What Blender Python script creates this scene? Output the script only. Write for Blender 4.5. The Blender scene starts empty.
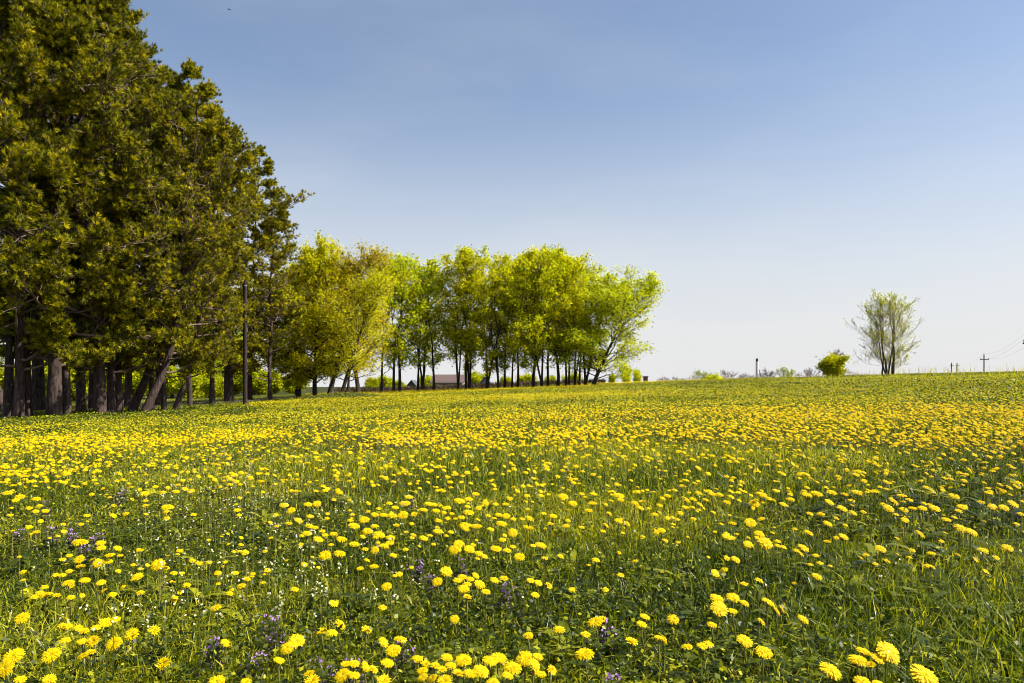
import bpy, math, random
import numpy as np
from mathutils import Vector

SC = bpy.context.scene
COL = SC.collection
PI = math.pi

# ------------------------------------------------------------------ camera, sky, sun, exposure
F = 750.0            # focal length in pixels of a 1024 px wide frame
EYE = 0.68
HY = 386.0           # eye level row
cam_d = bpy.data.cameras.new('camera')
cam_d.sensor_width = 36.0
cam_d.lens = 36.0 * F / 1024.0
cam_d.shift_y = (HY - 341.5) / 1024.0
cam_d.clip_start = 0.05
cam_d.clip_end = 6000
cam = bpy.data.objects.new('camera', cam_d)
cam.location = (0, 0, EYE)
cam.rotation_euler = (math.radians(90), 0, 0)
COL.objects.link(cam)
SC.camera = cam

SUN_AZ, SUN_EL = 94.0, 47.0
W = bpy.data.worlds.new('World')
SC.world = W
W.use_nodes = True
nt = W.node_tree
nt.nodes.clear()
wo = nt.nodes.new('ShaderNodeOutputWorld')
bg = nt.nodes.new('ShaderNodeBackground')
sky = nt.nodes.new('ShaderNodeTexSky')
sky.sky_type = 'NISHITA'
sky.sun_disc = False
sky.sun_elevation = math.radians(SUN_EL)
sky.sun_rotation = math.radians(SUN_AZ)
sky.altitude = 0
sky.air_density = 1.0
sky.dust_density = 1.6
sky.ozone_density = 3.0
bg.inputs['Strength'].default_value = 0.080
# faint high cirrus, as a thin veil in the sky
tc = nt.nodes.new('ShaderNodeTexCoord')
mp = nt.nodes.new('ShaderNodeMapping')
mp.inputs['Scale'].default_value = (1.0, 1.3, 4.0)
mp.inputs['Rotation'].default_value = (0.15, 0.1, 0.3)
nz = nt.nodes.new('ShaderNodeTexNoise')
nz.inputs['Scale'].default_value = 1.6
nz.inputs['Detail'].default_value = 7
nz.inputs['Roughness'].default_value = 0.55
rp = nt.nodes.new('ShaderNodeMapRange')
rp.inputs['From Min'].default_value = 0.46
rp.inputs['From Max'].default_value = 0.78
rp.inputs['To Max'].default_value = 0.17
# the thin veil of haze is deepest near the horizon
sx = nt.nodes.new('ShaderNodeSeparateXYZ')
hz = nt.nodes.new('ShaderNodeMapRange')
hz.interpolation_type = 'SMOOTHSTEP'
hz.inputs['From Min'].default_value = -0.02
hz.inputs['From Max'].default_value = 0.42
hz.inputs['To Min'].default_value = 0.95
hz.inputs['To Max'].default_value = 0.06
ad = nt.nodes.new('ShaderNodeMath'); ad.operation = 'ADD'; ad.use_clamp = True
nt.links.new(tc.outputs['Generated'], sx.inputs[0])
nt.links.new(sx.outputs['Z'], hz.inputs['Value'])
mx = nt.nodes.new('ShaderNodeMix')
mx.data_type = 'RGBA'
mx.inputs['B'].default_value = (5.35, 5.35, 5.4, 1)
nt.links.new(tc.outputs['Generated'], mp.inputs['Vector'])
nt.links.new(mp.outputs['Vector'], nz.inputs['Vector'])
nt.links.new(nz.outputs['Fac'], rp.inputs['Value'])
nt.links.new(rp.outputs['Result'], ad.inputs[0]); nt.links.new(hz.outputs['Result'], ad.inputs[1])
nt.links.new(ad.outputs['Value'], mx.inputs['Factor'])
nt.links.new(sky.outputs['Color'], mx.inputs['A'])
nt.links.new(mx.outputs['Result'], bg.inputs['Color'])
nt.links.new(bg.outputs['Background'], wo.inputs['Surface'])

sd = bpy.data.lights.new('sun', 'SUN')
sd.energy = 5.0
sd.angle = math.radians(0.53)
sd.color = (1.0, 0.95, 0.86)
so = bpy.data.objects.new('sun', sd)
a, e = math.radians(SUN_AZ), math.radians(SUN_EL)
sdir = Vector((math.sin(a) * math.cos(e), math.cos(a) * math.cos(e), math.sin(e)))
so.rotation_euler = sdir.to_track_quat('Z', 'Y').to_euler()
so.location = (40, 10, 60)
COL.objects.link(so)
SC.view_settings.view_transform = 'Standard'
SC.view_settings.look = 'None'
SC.view_settings.exposure = 0.96
SC.view_settings.gamma = 1.0
SC.cycles.pixel_filter_type = 'BLACKMAN_HARRIS'
SC.cycles.filter_width = 1.0
SC.cycles.max_bounces = 6
SC.cycles.transmission_bounces = 4
SC.cycles.diffuse_bounces = 3

# ------------------------------------------------------------------ helpers
def ss(a_, b_, v):
    t = np.clip((np.asarray(v, float) - a_) / (b_ - a_), 0, 1)
    return t * t * (3 - 2 * t)

def G(x, y):
    """height of the field at x, y"""
    x = np.asarray(x, float); y = np.asarray(y, float)
    r = np.hypot(x, y)
    z = 0.037 * 95 * np.tanh(x / 95) + 0.012 * np.clip(y, -40, 130)
    z = z - 0.30 * ss(5, 30, r)
    u = x / np.maximum(np.abs(y), 1.0)
    rc = 68 + 50 * ss(-0.22, -0.45, u) * (y > 0)
    z = z + (-3.5 - z) * ss(0, 1, (r - rc) / 150.0)
    # small bumps of the meadow and the low grassy mound by the maples
    z = z + 0.018 * np.sin(x * 1.3 + 0.7 * y) * np.sin(y * 0.9 - 0.4 * x) * ss(3, 8, r)
    z = z + 0.05 * np.sin(x * 0.31 + 1.0) * np.sin(y * 0.27 + 0.5) * ss(10, 25, r)
    z = z + 0.42 * np.exp(-(((x + 10.6) / 2.6) ** 2 + ((y - 46) / 2.2) ** 2))
    return z

def gz(x, y):
    return float(G(x, y))

def at(px, Y):
    """ground point straight under image column px at distance Y"""
    x = (px - 512.0) / F * Y
    return Vector((x, Y, gz(x, Y)))

def top_h(py, Y, base_z):
    return EYE + (HY - py) / F * Y - base_z

def vnoise(x, y, s, seed=0):
    """cheap smooth noise 0..1"""
    r = np.random.RandomState(seed)
    v = np.zeros_like(np.asarray(x, float))
    for k in range(7):
        an = r.uniform(0, 2 * PI); f = s * r.uniform(0.6, 2.2); ph = r.uniform(0, 6.28)
        an2 = an + r.uniform(0.8, 2.2)
        v = v + np.sin((x * math.cos(an) + y * math.sin(an)) * f + ph) * np.sin((x * math.cos(an2) + y * math.sin(an2)) * f * 0.8 + ph * 2)
    return 0.5 + 0.5 * np.tanh(v * 0.6)

def mesh(name, verts, quads=None, tris=None, mats=(), v=None, smooth=False, matidx=None):
    me = bpy.data.meshes.new(name)
    verts = np.asarray(verts, np.float32).reshape(-1, 3)
    quads = np.zeros((0, 4), np.int32) if quads is None else np.asarray(quads, np.int32).reshape(-1, 4)
    tris = np.zeros((0, 3), np.int32) if tris is None else np.asarray(tris, np.int32).reshape(-1, 3)
    nq, ntr = len(quads), len(tris)
    me.vertices.add(len(verts)); me.vertices.foreach_set('co', verts.ravel())
    me.loops.add(nq * 4 + ntr * 3)
    me.loops.foreach_set('vertex_index', np.concatenate([quads.ravel(), tris.ravel()]).astype(np.int32))
    me.polygons.add(nq + ntr)
    starts = np.concatenate([np.arange(nq) * 4, nq * 4 + np.arange(ntr) * 3]).astype(np.int32)
    me.polygons.foreach_set('loop_start', starts)
    if matidx is not None:
        me.polygons.foreach_set('material_index', np.asarray(matidx, np.int32))
    if v is not None:
        at_ = me.attributes.new('v', 'FLOAT', 'POINT')
        at_.data.foreach_set('value', np.asarray(v, np.float32).ravel())
    me.update(calc_edges=True)
    if smooth:
        me.shade_smooth()
    else:
        me.shade_flat()
    for m in (mats if isinstance(mats, (list, tuple)) else [mats]):
        me.materials.append(m)
    return me

def link(name, me, parent=None, loc=None):
    o = bpy.data.objects.new(name, me)
    COL.objects.link(o)
    if parent is not None: o.parent = parent
    if loc is not None: o.location = loc
    return o

def thing(name, label, cat, loc, rz=0.0, group=None):
    o = bpy.data.objects.new(name, None)
    o.empty_display_size = 0.2
    COL.objects.link(o)
    o.location = loc; o.rotation_euler = (0, 0, rz)
    o['label'] = label; o['category'] = cat
    if group: o['group'] = group
    return o

class MB:
    """collects simple solids in one mesh"""
    def __init__(s): s.v = []; s.q = []; s.t = []; s.n = 0
    def add(s, v, q=(), t=()):
        s.v += [tuple(p) for p in v]
        s.q += [tuple(i + s.n for i in f) for f in q]
        s.t += [tuple(i + s.n for i in f) for f in t]
        s.n += len(v)
    def box(s, x0, x1, y0, y1, z0, z1):
        v = [(x, y, z) for z in (z0, z1) for y in (y0, y1) for x in (x0, x1)]
        s.add(v, [(0, 2, 3, 1), (4, 5, 7, 6), (0, 1, 5, 4), (2, 6, 7, 3), (0, 4, 6, 2), (1, 3, 7, 5)])
    def tube(s, pts, rad, k=8, cap=True):
        pts = [Vector(p) for p in pts]
        rings = []
        for i, p in enumerate(pts):
            d = (pts[min(i + 1, len(pts) - 1)] - pts[max(i - 1, 0)]).normalized()
            u = d.cross(Vector((0, 1, 0.01)))
            if u.length < 1e-4: u = d.cross(Vector((1, 0, 0)))
            u.normalize(); w = d.cross(u)
            r = rad[i] if hasattr(rad, '__len__') else rad
            rings.append([p + (u * math.cos(2 * PI * j / k) + w * math.sin(2 * PI * j / k)) * r for j in range(k)])
        v = [p for rg in rings for p in rg]
        q = [(i * k + j, i * k + (j + 1) % k, (i + 1) * k + (j + 1) % k, (i + 1) * k + j) for i in range(len(pts) - 1) for j in range(k)]
        t = []
        if cap:
            v += [pts[0], pts[-1]]
            a0, b0 = len(v) - 2, len(v) - 1
            t += [(a0, (j + 1) % k, j) for j in range(k)]
            L = (len(pts) - 1) * k
            t += [(b0, L + j, L + (j + 1) % k) for j in range(k)]
        s.add(v, q, t)
    def build(s, name, mat, parent=None, loc=None, smooth=False):
        return link(name, mesh(name, s.v, s.q or None, s.t or None, mat, smooth=smooth), parent, loc)

# ------------------------------------------------------------------ materials
def mat_new(name):
    m = bpy.data.materials.new(name); m.use_nodes = True
    n = m.node_tree; n.nodes.clear()
    return m, n, n.nodes.new('ShaderNodeOutputMaterial')

def leaf_mat(name, stops, transl=0.4, rough=0.5, spec=0.3, tint=False, tcol=(1.15, 1.1, 0.5)):
    """stops: [(pos, rgb)] picked by the per-leaf value; part of the light passes through the leaf"""
    m, n, out = mat_new(name)
    at_ = n.nodes.new('ShaderNodeAttribute'); at_.attribute_name = 'v'
    rmp = n.nodes.new('ShaderNodeValToRGB')
    el = rmp.color_ramp.elements
    el[0].position, el[0].color = stops[0][0], (*stops[0][1], 1)
    el[1].position, el[1].color = stops[-1][0], (*stops[-1][1], 1)
    for p, c in stops[1:-1]:
        x = el.new(p); x.color = (*c, 1)
    n.links.new(at_.outputs['Fac'], rmp.inputs['Fac'])
    col = rmp.outputs['Color']
    if tint:
        oi = n.nodes.new('ShaderNodeObjectInfo')
        mm = n.nodes.new('ShaderNodeMix'); mm.data_type = 'RGBA'; mm.blend_type = 'MULTIPLY'
        mm.inputs['Factor'].default_value = 1
        n.links.new(col, mm.inputs['A']); n.links.new(oi.outputs['Color'], mm.inputs['B'])
        col = mm.outputs['Result']
    pb = n.nodes.new('ShaderNodeBsdfPrincipled')
    pb.inputs['Roughness'].default_value = rough
    pb.inputs['Specular IOR Level'].default_value = spec
    tr = n.nodes.new('ShaderNodeBsdfTranslucent')
    tm = n.nodes.new('ShaderNodeMix'); tm.data_type = 'RGBA'; tm.blend_type = 'MULTIPLY'
    tm.inputs['Factor'].default_value = 1
    tm.inputs['B'].default_value = (*tcol, 1)
    n.links.new(col, tm.inputs['A'])
    n.links.new(tm.outputs['Result'], tr.inputs['Color'])
    n.links.new(col, pb.inputs['Base Color'])
    mx_ = n.nodes.new('ShaderNodeMixShader'); mx_.inputs['Fac'].default_value = transl
    n.links.new(pb.outputs['BSDF'], mx_.inputs[1]); n.links.new(tr.outputs['BSDF'], mx_.inputs[2])
    n.links.new(mx_.outputs['Shader'], out.inputs['Surface'])
    return m

def solid_mat(name, c1, c2, scale=6.0, rough=0.8, stretch=(1, 1, 1), bump=0.0, detail=5):
    m, n, out = mat_new(name)
    tcn = n.nodes.new('ShaderNodeTexCoord'); mpn = n.nodes.new('ShaderNodeMapping')
    mpn.inputs['Scale'].default_value = stretch
    nzn = n.nodes.new('ShaderNodeTexNoise')
    nzn.inputs['Scale'].default_value = scale; nzn.inputs['Detail'].default_value = detail
    nzn.inputs['Roughness'].default_value = 0.65
    rr = n.nodes.new('ShaderNodeValToRGB')
    rr.color_ramp.elements[0].position = 0.35; rr.color_ramp.elements[0].color = (*c1, 1)
    rr.color_ramp.elements[1].position = 0.65; rr.color_ramp.elements[1].color = (*c2, 1)
    pb = n.nodes.new('ShaderNodeBsdfPrincipled')
    pb.inputs['Roughness'].default_value = rough; pb.inputs['Specular IOR Level'].default_value = 0.25
    n.links.new(tcn.outputs['Object'], mpn.inputs['Vector']); n.links.new(mpn.outputs['Vector'], nzn.inputs['Vector'])
    n.links.new(nzn.outputs['Fac'], rr.inputs['Fac']); n.links.new(rr.outputs['Color'], pb.inputs['Base Color'])
    if bump:
        b = n.nodes.new('ShaderNodeBump'); b.inputs['Strength'].default_value = bump; b.inputs['Distance'].default_value = 0.05
        n.links.new(nzn.outputs['Fac'], b.inputs['Height']); n.links.new(b.outputs['Normal'], pb.inputs['Normal'])
    n.links.new(pb.outputs['BSDF'], out.inputs['Surface'])
    return m

M = {}
M['grass'] = leaf_mat('grass_blade', [(0, (.020, .042, .004)), (.30, (.080, .125, .005)), (.60, (.27, .30, .007)), (.93, (.60, .55, .020)), (1, (.42, .35, .15))], .45, .40, .35)
M['herb'] = leaf_mat('herb_leaf', [(0, (.014, .026, .003)), (.45, (.075, .105, .005)), (1, (.46, .45, .012))], .4, .45, .3)
M['petal'] = leaf_mat('dandelion_petal', [(0, (.64, .38, .002)), (.35, (.76, .56, .003)), (1, (.82, .68, .006))], .35, .6, .1, tcol=(1, .8, .3))
M['stem'] = leaf_mat('dandelion_stem', [(0, (.10, .13, .02)), (1, (.24, .22, .06))], .25, .4, .4)
M['white'] = leaf_mat('white_petal', [(0, (.60, .56, .28)), (1, (.82, .80, .60))], .3, .6, .2, tcol=(1, 1, .9))
M['purple'] = leaf_mat('purple_petal', [(0, (.34, .16, .48)), (1, (.60, .38, .72))], .3, .6, .2, tcol=(1, .8, 1.1))
M['needle'] = leaf_mat('pine_needle', [(0, (.022, .030, .003)), (.5, (.145, .152, .005)), (1, (.57, .49, .008))], .30, .6, .15, tint=True)
M['leaf'] = leaf_mat('spring_leaf', [(0, (.18, .23, .004)), (.35, (.50, .53, .007)), (1, (.78, .74, .012))], .55, .6, .12, tint=True, tcol=(1.1, 1.1, .4))
M['twig'] = solid_mat('pine_twig_bark', (.10, .065, .05), (.26, .18, .14), 5, .9)
M['bark_pine'] = solid_mat('pine_bark', (.016, .011, .009), (.10, .068, .056), 5, .9, (2.5, 2.5, .6), .8)
M['bark'] = solid_mat('grey_brown_bark', (.018, .014, .011), (.07, .052, .038), 6, .9, (3, 3, .7), .5)
M['pole'] = solid_mat('weathered_pole_wood', (.012, .008, .008), (.05, .028, .026), 8, .75, (4, 4, .35), .3)
M['metal'] = solid_mat('dull_steel', (.16, .16, .16), (.26, .26, .25), 9, .5)
M['wire'] = solid_mat('grey_wire', (.12, .12, .12), (.2, .2, .2), 9, .5)

# ground: soil and thatch under the grass, mottled like the meadow further away
def ground_mat():
    m, n, out = mat_new('meadow_ground')
    tcn = n.nodes.new('ShaderNodeTexCoord')
    n1 = n.nodes.new('ShaderNodeTexNoise'); n1.inputs['Scale'].default_value = 9; n1.inputs['Detail'].default_value = 8
    n2 = n.nodes.new('ShaderNodeTexNoise'); n2.inputs['Scale'].default_value = .22; n2.inputs['Detail'].default_value = 4
    r1 = n.nodes.new('ShaderNodeValToRGB')
    r1.color_ramp.elements[0].position = .35; r1.color_ramp.elements[0].color = (.014, .016, .006, 1)
    r1.color_ramp.elements[1].position = .68; r1.color_ramp.elements[1].color = (.060, .066, .014, 1)
    r2 = n.nodes.new('ShaderNodeValToRGB')
    r2.color_ramp.elements[0].position = .3; r2.color_ramp.elements[0].color = (.75, .85, .8, 1)
    r2.color_ramp.elements[1].position = .7; r2.color_ramp.elements[1].color = (1.2, 1.1, .9, 1)
    mm = n.nodes.new('ShaderNodeMix'); mm.data_type = 'RGBA'; mm.blend_type = 'MULTIPLY'; mm.inputs['Factor'].default_value = 1
    pb = n.nodes.new('ShaderNodeBsdfPrincipled'); pb.inputs['Roughness'].default_value = .95; pb.inputs['Specular IOR Level'].default_value = .1
    bp = n.nodes.new('ShaderNodeBump'); bp.inputs['Strength'].default_value = .6; bp.inputs['Distance'].default_value = .05
    for q in (n1, n2): n.links.new(tcn.outputs['Object'], q.inputs['Vector'])
    n.links.new(n1.outputs['Fac'], r1.inputs['Fac']); n.links.new(n2.outputs['Fac'], r2.inputs['Fac'])
    n.links.new(r1.outputs['Color'], mm.inputs['A']); n.links.new(r2.outputs['Color'], mm.inputs['B'])
    n.links.new(mm.outputs['Result'], pb.inputs['Base Color'])
    n.links.new(n1.outputs['Fac'], bp.inputs['Height']); n.links.new(bp.outputs['Normal'], pb.inputs['Normal'])
    n.links.new(pb.outputs['BSDF'], out.inputs['Surface'])
    return m
M['ground'] = ground_mat()
M['path'] = solid_mat('path_asphalt', (.10, .095, .085), (.2, .185, .165), 3, .9, bump=.3)

# ------------------------------------------------------------------ ground and path
rr_ = np.concatenate([[0.0], np.geomspace(.5, 3500, 330)])
na = 480
th = np.arange(na) * 2 * PI / na
X = (rr_[1:, None] * np.sin(th)[None, :]).ravel(); Y = (rr_[1:, None] * np.cos(th)[None, :]).ravel()
gv = np.stack([X, Y, G(X, Y)], 1)
gv = np.vstack([gv, [[0, 0, gz(0, 0)]]])
nr = len(rr_) - 1
i, j = np.meshgrid(np.arange(nr - 1), np.arange(na), indexing='ij'); i = i.ravel(); j = j.ravel()
gq = np.stack([i * na + j, (i + 1) * na + j, (i + 1) * na + (j + 1) % na, i * na + (j + 1) % na], 1)[:, ::-1]
jj = np.arange(na)
gt = np.stack([np.full(na, nr * na), jj, (jj + 1) % na], 1)[:, ::-1]
g = link('ground', mesh('ground', gv, gq, gt, M['ground'], smooth=True))
g['kind'] = 'structure'

def path_strip():
    v = []; q = []
    ctrl = [(-60, 46), (-40, 44), (-25, 46), (-17, 50), (-12, 60), (-9, 74)]
    pts = []
    for k in range(len(ctrl) - 1):
        for t in np.linspace(0, 1, 12, endpoint=False):
            pts.append((ctrl[k][0] * (1 - t) + ctrl[k + 1][0] * t, ctrl[k][1] * (1 - t) + ctrl[k + 1][1] * t))
    for k, (x, y) in enumerate(pts):
        x2, y2 = pts[min(k + 1, len(pts) - 1)]; x1, y1 = pts[max(k - 1, 0)]
        d = Vector((x2 - x1, y2 - y1)).normalized()
        for s in (-1.2, -.4, .4, 1.2):
            px_, py_ = x - d.y * s, y + d.x * s
            v.append((px_, py_, gz(px_, py_) + .03))
    for k in range(len(pts) - 1):
        for s in range(3):
            q.append((k * 4 + s, k * 4 + s + 1, (k + 1) * 4 + s + 1, (k + 1) * 4 + s))
    o = link('path', mesh('path', v, q, None, M['path'])); o['kind'] = 'structure'
path_strip()

# ------------------------------------------------------------------ grass and herbs (stuff)
def wedge(rs, N, r0, r1, p, half=0.70):
    """N points in a sector ahead, area density falling as r^-p"""
    ex = 2 - p
    u = rs.rand(N)
    r = (r0 ** ex + u * (r1 ** ex - r0 ** ex)) ** (1 / ex)
    t = rs.uniform(-half, half, N)
    return r * np.sin(t), r * np.cos(t), r

def woods(x, y):
    """1 under the pines, where the turf is short and in shade"""
    return ss(-0.30, -0.38, x / y) * ss(25.5, 28, y + (x + 17) * .12) + ss(-.24, -.30, x / y) * ss(44, 48, y) * (1 - ss(-0.30, -0.38, x / y))

def blades(x, y, h, w, lean, v, rs, curve=.55):
    N = len(x)
    z = G(x, y) - .005
    a_ = rs.uniform(0, 2 * PI, N)
    b_ = rs.uniform(0, 2 * PI, N)
    dx, dy = np.cos(a_) * w / 2, np.sin(a_) * w / 2
    lx, ly = np.cos(b_) * lean * h, np.sin(b_) * lean * h
    P = np.empty((N, 5, 3))
    P[:, 0] = np.stack([x - dx, y - dy, z], 1); P[:, 1] = np.stack([x + dx, y + dy, z], 1)
    mxx, myy, mz = x + lx * .3, y + ly * .3, z + h * .6
    P[:, 2] = np.stack([mxx + dx * .9, myy + dy * .9, mz], 1); P[:, 3] = np.stack([mxx - dx * .9, myy - dy * .9, mz], 1)
    P[:, 4] = np.stack([x + lx, y + ly, z + h * (1 - curve * np.minimum(lean, 1.2) * .5)], 1)
    b = np.arange(N)[:, None] * 5
    return P.reshape(-1, 3), b + np.array([[0, 1, 2, 3]]), b + np.array([[3, 2, 4]]), np.repeat(v, 5)

rs = np.random.RandomState(11)
N = 380000
x, y, r = wedge(rs, N, .8, 82, 1.62)
tall = vnoise(x, y, 1.1, 5) * .8 + .45
right_near = ss(.1, .5, x / y) * ss(5, 2.5, r)
tall = tall + .22 * right_near
h = .080 * tall * rs.uniform(.45, 1.4, N) * (1 + .15 * ss(5, 30, r))
wd = woods(x, y)
h = h * (1 - .5 * wd)
w = np.maximum(.0032, .00105 * r) * rs.uniform(.6, 1.5, N)
w = np.minimum(w, .045)
v = np.clip(.47 - .09 * ss(5, 2, r) + .12 * ss(5, 14, r) + .50 * (vnoise(x, y, 1.4, 8) - .5) * ss(25, 8, r) + .35 * (vnoise(x, y, .12, 9) - .5) + rs.normal(0, .27, N) - .27 * right_near, 0, .94)
dry = rs.rand(N) < .012
v[dry] = 1
P, Q, T, V = blades(x, y, h, w, rs.gamma(2.2, .32, N), v, rs)
g = link('meadow_grass', mesh('meadow_grass', P, Q, T, M['grass'], v=V)); g['kind'] = 'stuff'
g['label'] = 'bright green spring grass covering the whole sloping meadow'; g['category'] = 'grass'

# tall dry stalks showing along the crest against the sky
N = 900
t = rs.uniform(.02, .72, N); r = rs.uniform(55, 76, N)
x, y = r * np.sin(t), r * np.cos(t)
P, Q, T, V = blades(x, y, rs.uniform(.2, .6, N) * (.5 + ss(.3, .5, t)), np.full(N, .022), rs.uniform(0, .6, N), rs.uniform(.9, 1, N), rs)
g = link('dry_stalks', mesh('dry_stalks', P, Q, T, M['grass'], v=V)); g['kind'] = 'stuff'
g['label'] = 'sparse tall dry weed stalks along the crest of the meadow'; g['category'] = 'weeds'

def leaves_at(P0, n_dir, size_l, size_w, v, rs):
    """rhombic leaves: centre P0, normals around n_dir"""
    N = len(P0)
    a_ = rs.normal(size=(N, 3)); nn = n_dir / np.linalg.norm(n_dir, axis=1)[:, None]
    u = np.cross(a_, nn); u /= np.linalg.norm(u, axis=1)[:, None] + 1e-9
    w_ = np.cross(nn, u)
    L = size_l[:, None] * .5; Wd = size_w[:, None] * .5
    P = np.stack([P0 - u * L, P0 + w_ * Wd - u * L * .1, P0 + u * L, P0 - w_ * Wd - u * L * .1], 1)
    b = np.arange(N)[:, None] * 4
    return P.reshape(-1, 3), b + np.array([[0, 1, 2, 3]]), np.repeat(v, 4)

N = 380000
x, y, r = wedge(rs, N, .9, 45, 1.5)
keep = rs.rand(N) < np.clip(.25 + 1.1 * (vnoise(x, y, 1.7, 21) - .35) + .5 * ss(.1, -.4, x / y), .08, 1)
x, y, r = x[keep], y[keep], r[keep]; N = len(x)
z = G(x, y) + rs.uniform(.015, .105, N) * (.6 + .6 * vnoise(x, y, 2.3, 4))
nd = rs.normal(size=(N, 3)) * .55 + np.array([[0, 0, 1]])
sl = np.maximum(rs.uniform(.007, .018, N), .0023 * r)
P, Q, V = leaves_at(np.stack([x, y, z], 1), nd, sl, sl * rs.uniform(.4, .8, N), np.clip(.45 + .7 * (vnoise(x, y, 1.3, 30) - .5) + rs.normal(0, .32, N), 0, 1), rs)
g = link('meadow_herbs', mesh('meadow_herbs', P, Q, None, M['herb'], v=V)); g['kind'] = 'stuff'
g['label'] = 'small leafy weeds filling the gaps between the meadow grass'; g['category'] = 'weeds'

def rosettes():
    rs = np.random.RandomState(77)
    N = 1500
    x, y, r = wedge(rs, N, 1.0, 16, 1.4)
    K = 8
    xx = np.repeat(x, K); yy = np.repeat(y, K)
    az = rs.uniform(0, 2 * PI, N * K); L = rs.uniform(.07, .15, N * K); Wd = L * rs.uniform(.13, .22, N * K)
    up = rs.uniform(.3, 1.1, N * K)
    ts = np.array([0, .3, .55, .8, 1.0]); ws = np.array([.25, .6, 1.0, .8, .05])
    P = np.empty((N * K, 5, 2, 3))
    zz = G(xx, yy)
    for k in range(5):
        t = ts[k]
        rad = L * t * np.cos(up * (1 - .6 * t)); hz = L * t * np.sin(up * (1 - .65 * t)) + .005
        cx = xx + np.cos(az) * rad; cy = yy + np.sin(az) * rad
        for s, sg in enumerate((-1, 1)):
            P[:, k, s] = np.stack([cx - np.sin(az) * Wd * ws[k] * .5 * sg, cy + np.cos(az) * Wd * ws[k] * .5 * sg, zz + hz], 1)
    b = np.arange(N * K)[:, None] * 10
    Q = np.concatenate([b + np.array([[2 * k, 2 * k + 1, 2 * k + 3, 2 * k + 2]]) for k in range(4)])
    V = np.repeat(np.repeat(np.clip(.45 + rs.normal(0, .2, N), 0, 1), K), 10)
    g = link('rosette_leaves', mesh('rosette_leaves', P.reshape(-1, 3), Q, None, M['herb'], v=V)); g['kind'] = 'stuff'
    g['label'] = 'long arching green leaves in low tufts among the grass'; g['category'] = 'leaves'
rosettes()

# ------------------------------------------------------------------ dandelions
def head_mesh(seed, layers, full=1.0):
    """unit dandelion head (radius 1), domed, rays in layers"""
    rs = np.random.RandomState(seed)
    P = []; Q = []; T = []; V = []
    nv = 0
    for (n, L, ang, wd_) in layers:
        off = rs.uniform(0, 6.28)
        for k in range(n):
            az = off + 2 * PI * k / n + rs.normal(0, .06)
            l_ = L * rs.uniform(.86, 1.08); a_ = math.radians(ang + rs.normal(0, 5))
            c, s = math.cos(az), math.sin(az)
            vv = rs.uniform(.25, 1) if rs.rand() > .12 else rs.uniform(0, .25)
            for t, ww in ((.12, .6), (.6, 1.0), (1.0, .75)):
                bend = a_ - .45 * (t - .5)
                rr = l_ * t * math.cos(bend); zz = l_ * t * math.sin(bend) * .8 + .10
                for sg in (-1, 1):
                    P.append((c * rr - s * wd_ * ww * .5 * sg, s * rr + c * wd_ * ww * .5 * sg, zz))
                    V.append(vv)
            Q += [(nv, nv + 1, nv + 3, nv + 2), (nv + 2, nv + 3, nv + 5, nv + 4)]
            nv += 6
    me = mesh('flower_head', P, Q, None, M['petal'], v=V)
    return me

LAY = [(34, 1.0, -3, .14), (30, .97, 7, .14), (26, .88, 15, .13), (22, .74, 26, .13), (16, .56, 38, .12), (10, .38, 55, .11)]
HALF = [(20, .95, 34, .16), (18, .9, 44, .16), (14, .8, 56, .15), (10, .6, 70, .14)]
HEADS = [head_mesh(s, LAY) for s in range(6)] + [head_mesh(40, HALF)]
LAYS = [(18, 1.0, 0, .26), (14, .9, 12, .28), (10, .7, 26, .26), (6, .45, 45, .22)]
HEAD_LOD = head_mesh(50, LAYS)

def stem_mesh(seed):
    """unit stem from z=-1 up to the head at 0 (scaled in the object), with green bracts under the head"""
    rs = np.random.RandomState(seed)
    mb = MB()
    dx, dy = rs.normal(0, .12, 2)
    pts = [(dx * (1 - t) ** 1.5 * 1.0, dy * (1 - t) ** 1.5, -(1 - t)) for t in np.linspace(0, 1, 6)]
    mb.tube(pts, [.020, .019, .018, .018, .018, .018], 6)
    return mesh('stem', mb.v, mb.q, mb.t, M['stem'], v=rs.uniform(.2, 1) * np.ones(mb.n), smooth=True)
def bract_mesh():
    mb = MB()
    mb.tube([(0, 0, -.42), (0, 0, -.30), (0, 0, -.05), (0, 0, .12)], [.10, .26, .30, .42], 10)
    for k in range(10):
        a_ = 2 * PI * k / 10
        c, s = math.cos(a_), math.sin(a_)
        v = [(c * .24 - s * .07, s * .24 + c * .07, -.28), (c * .24 + s * .07, s * .24 - c * .07, -.28), (c * .55, s * .55, -.42)]
        mb.add(v, (), [(0, 1, 2)])
    return mesh('bracts', mb.v, mb.q, mb.t, M['stem'], v=np.full(mb.n, .15))
STEMS = [stem_mesh(s) for s in range(5)]
BRACT = bract_mesh()

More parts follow.
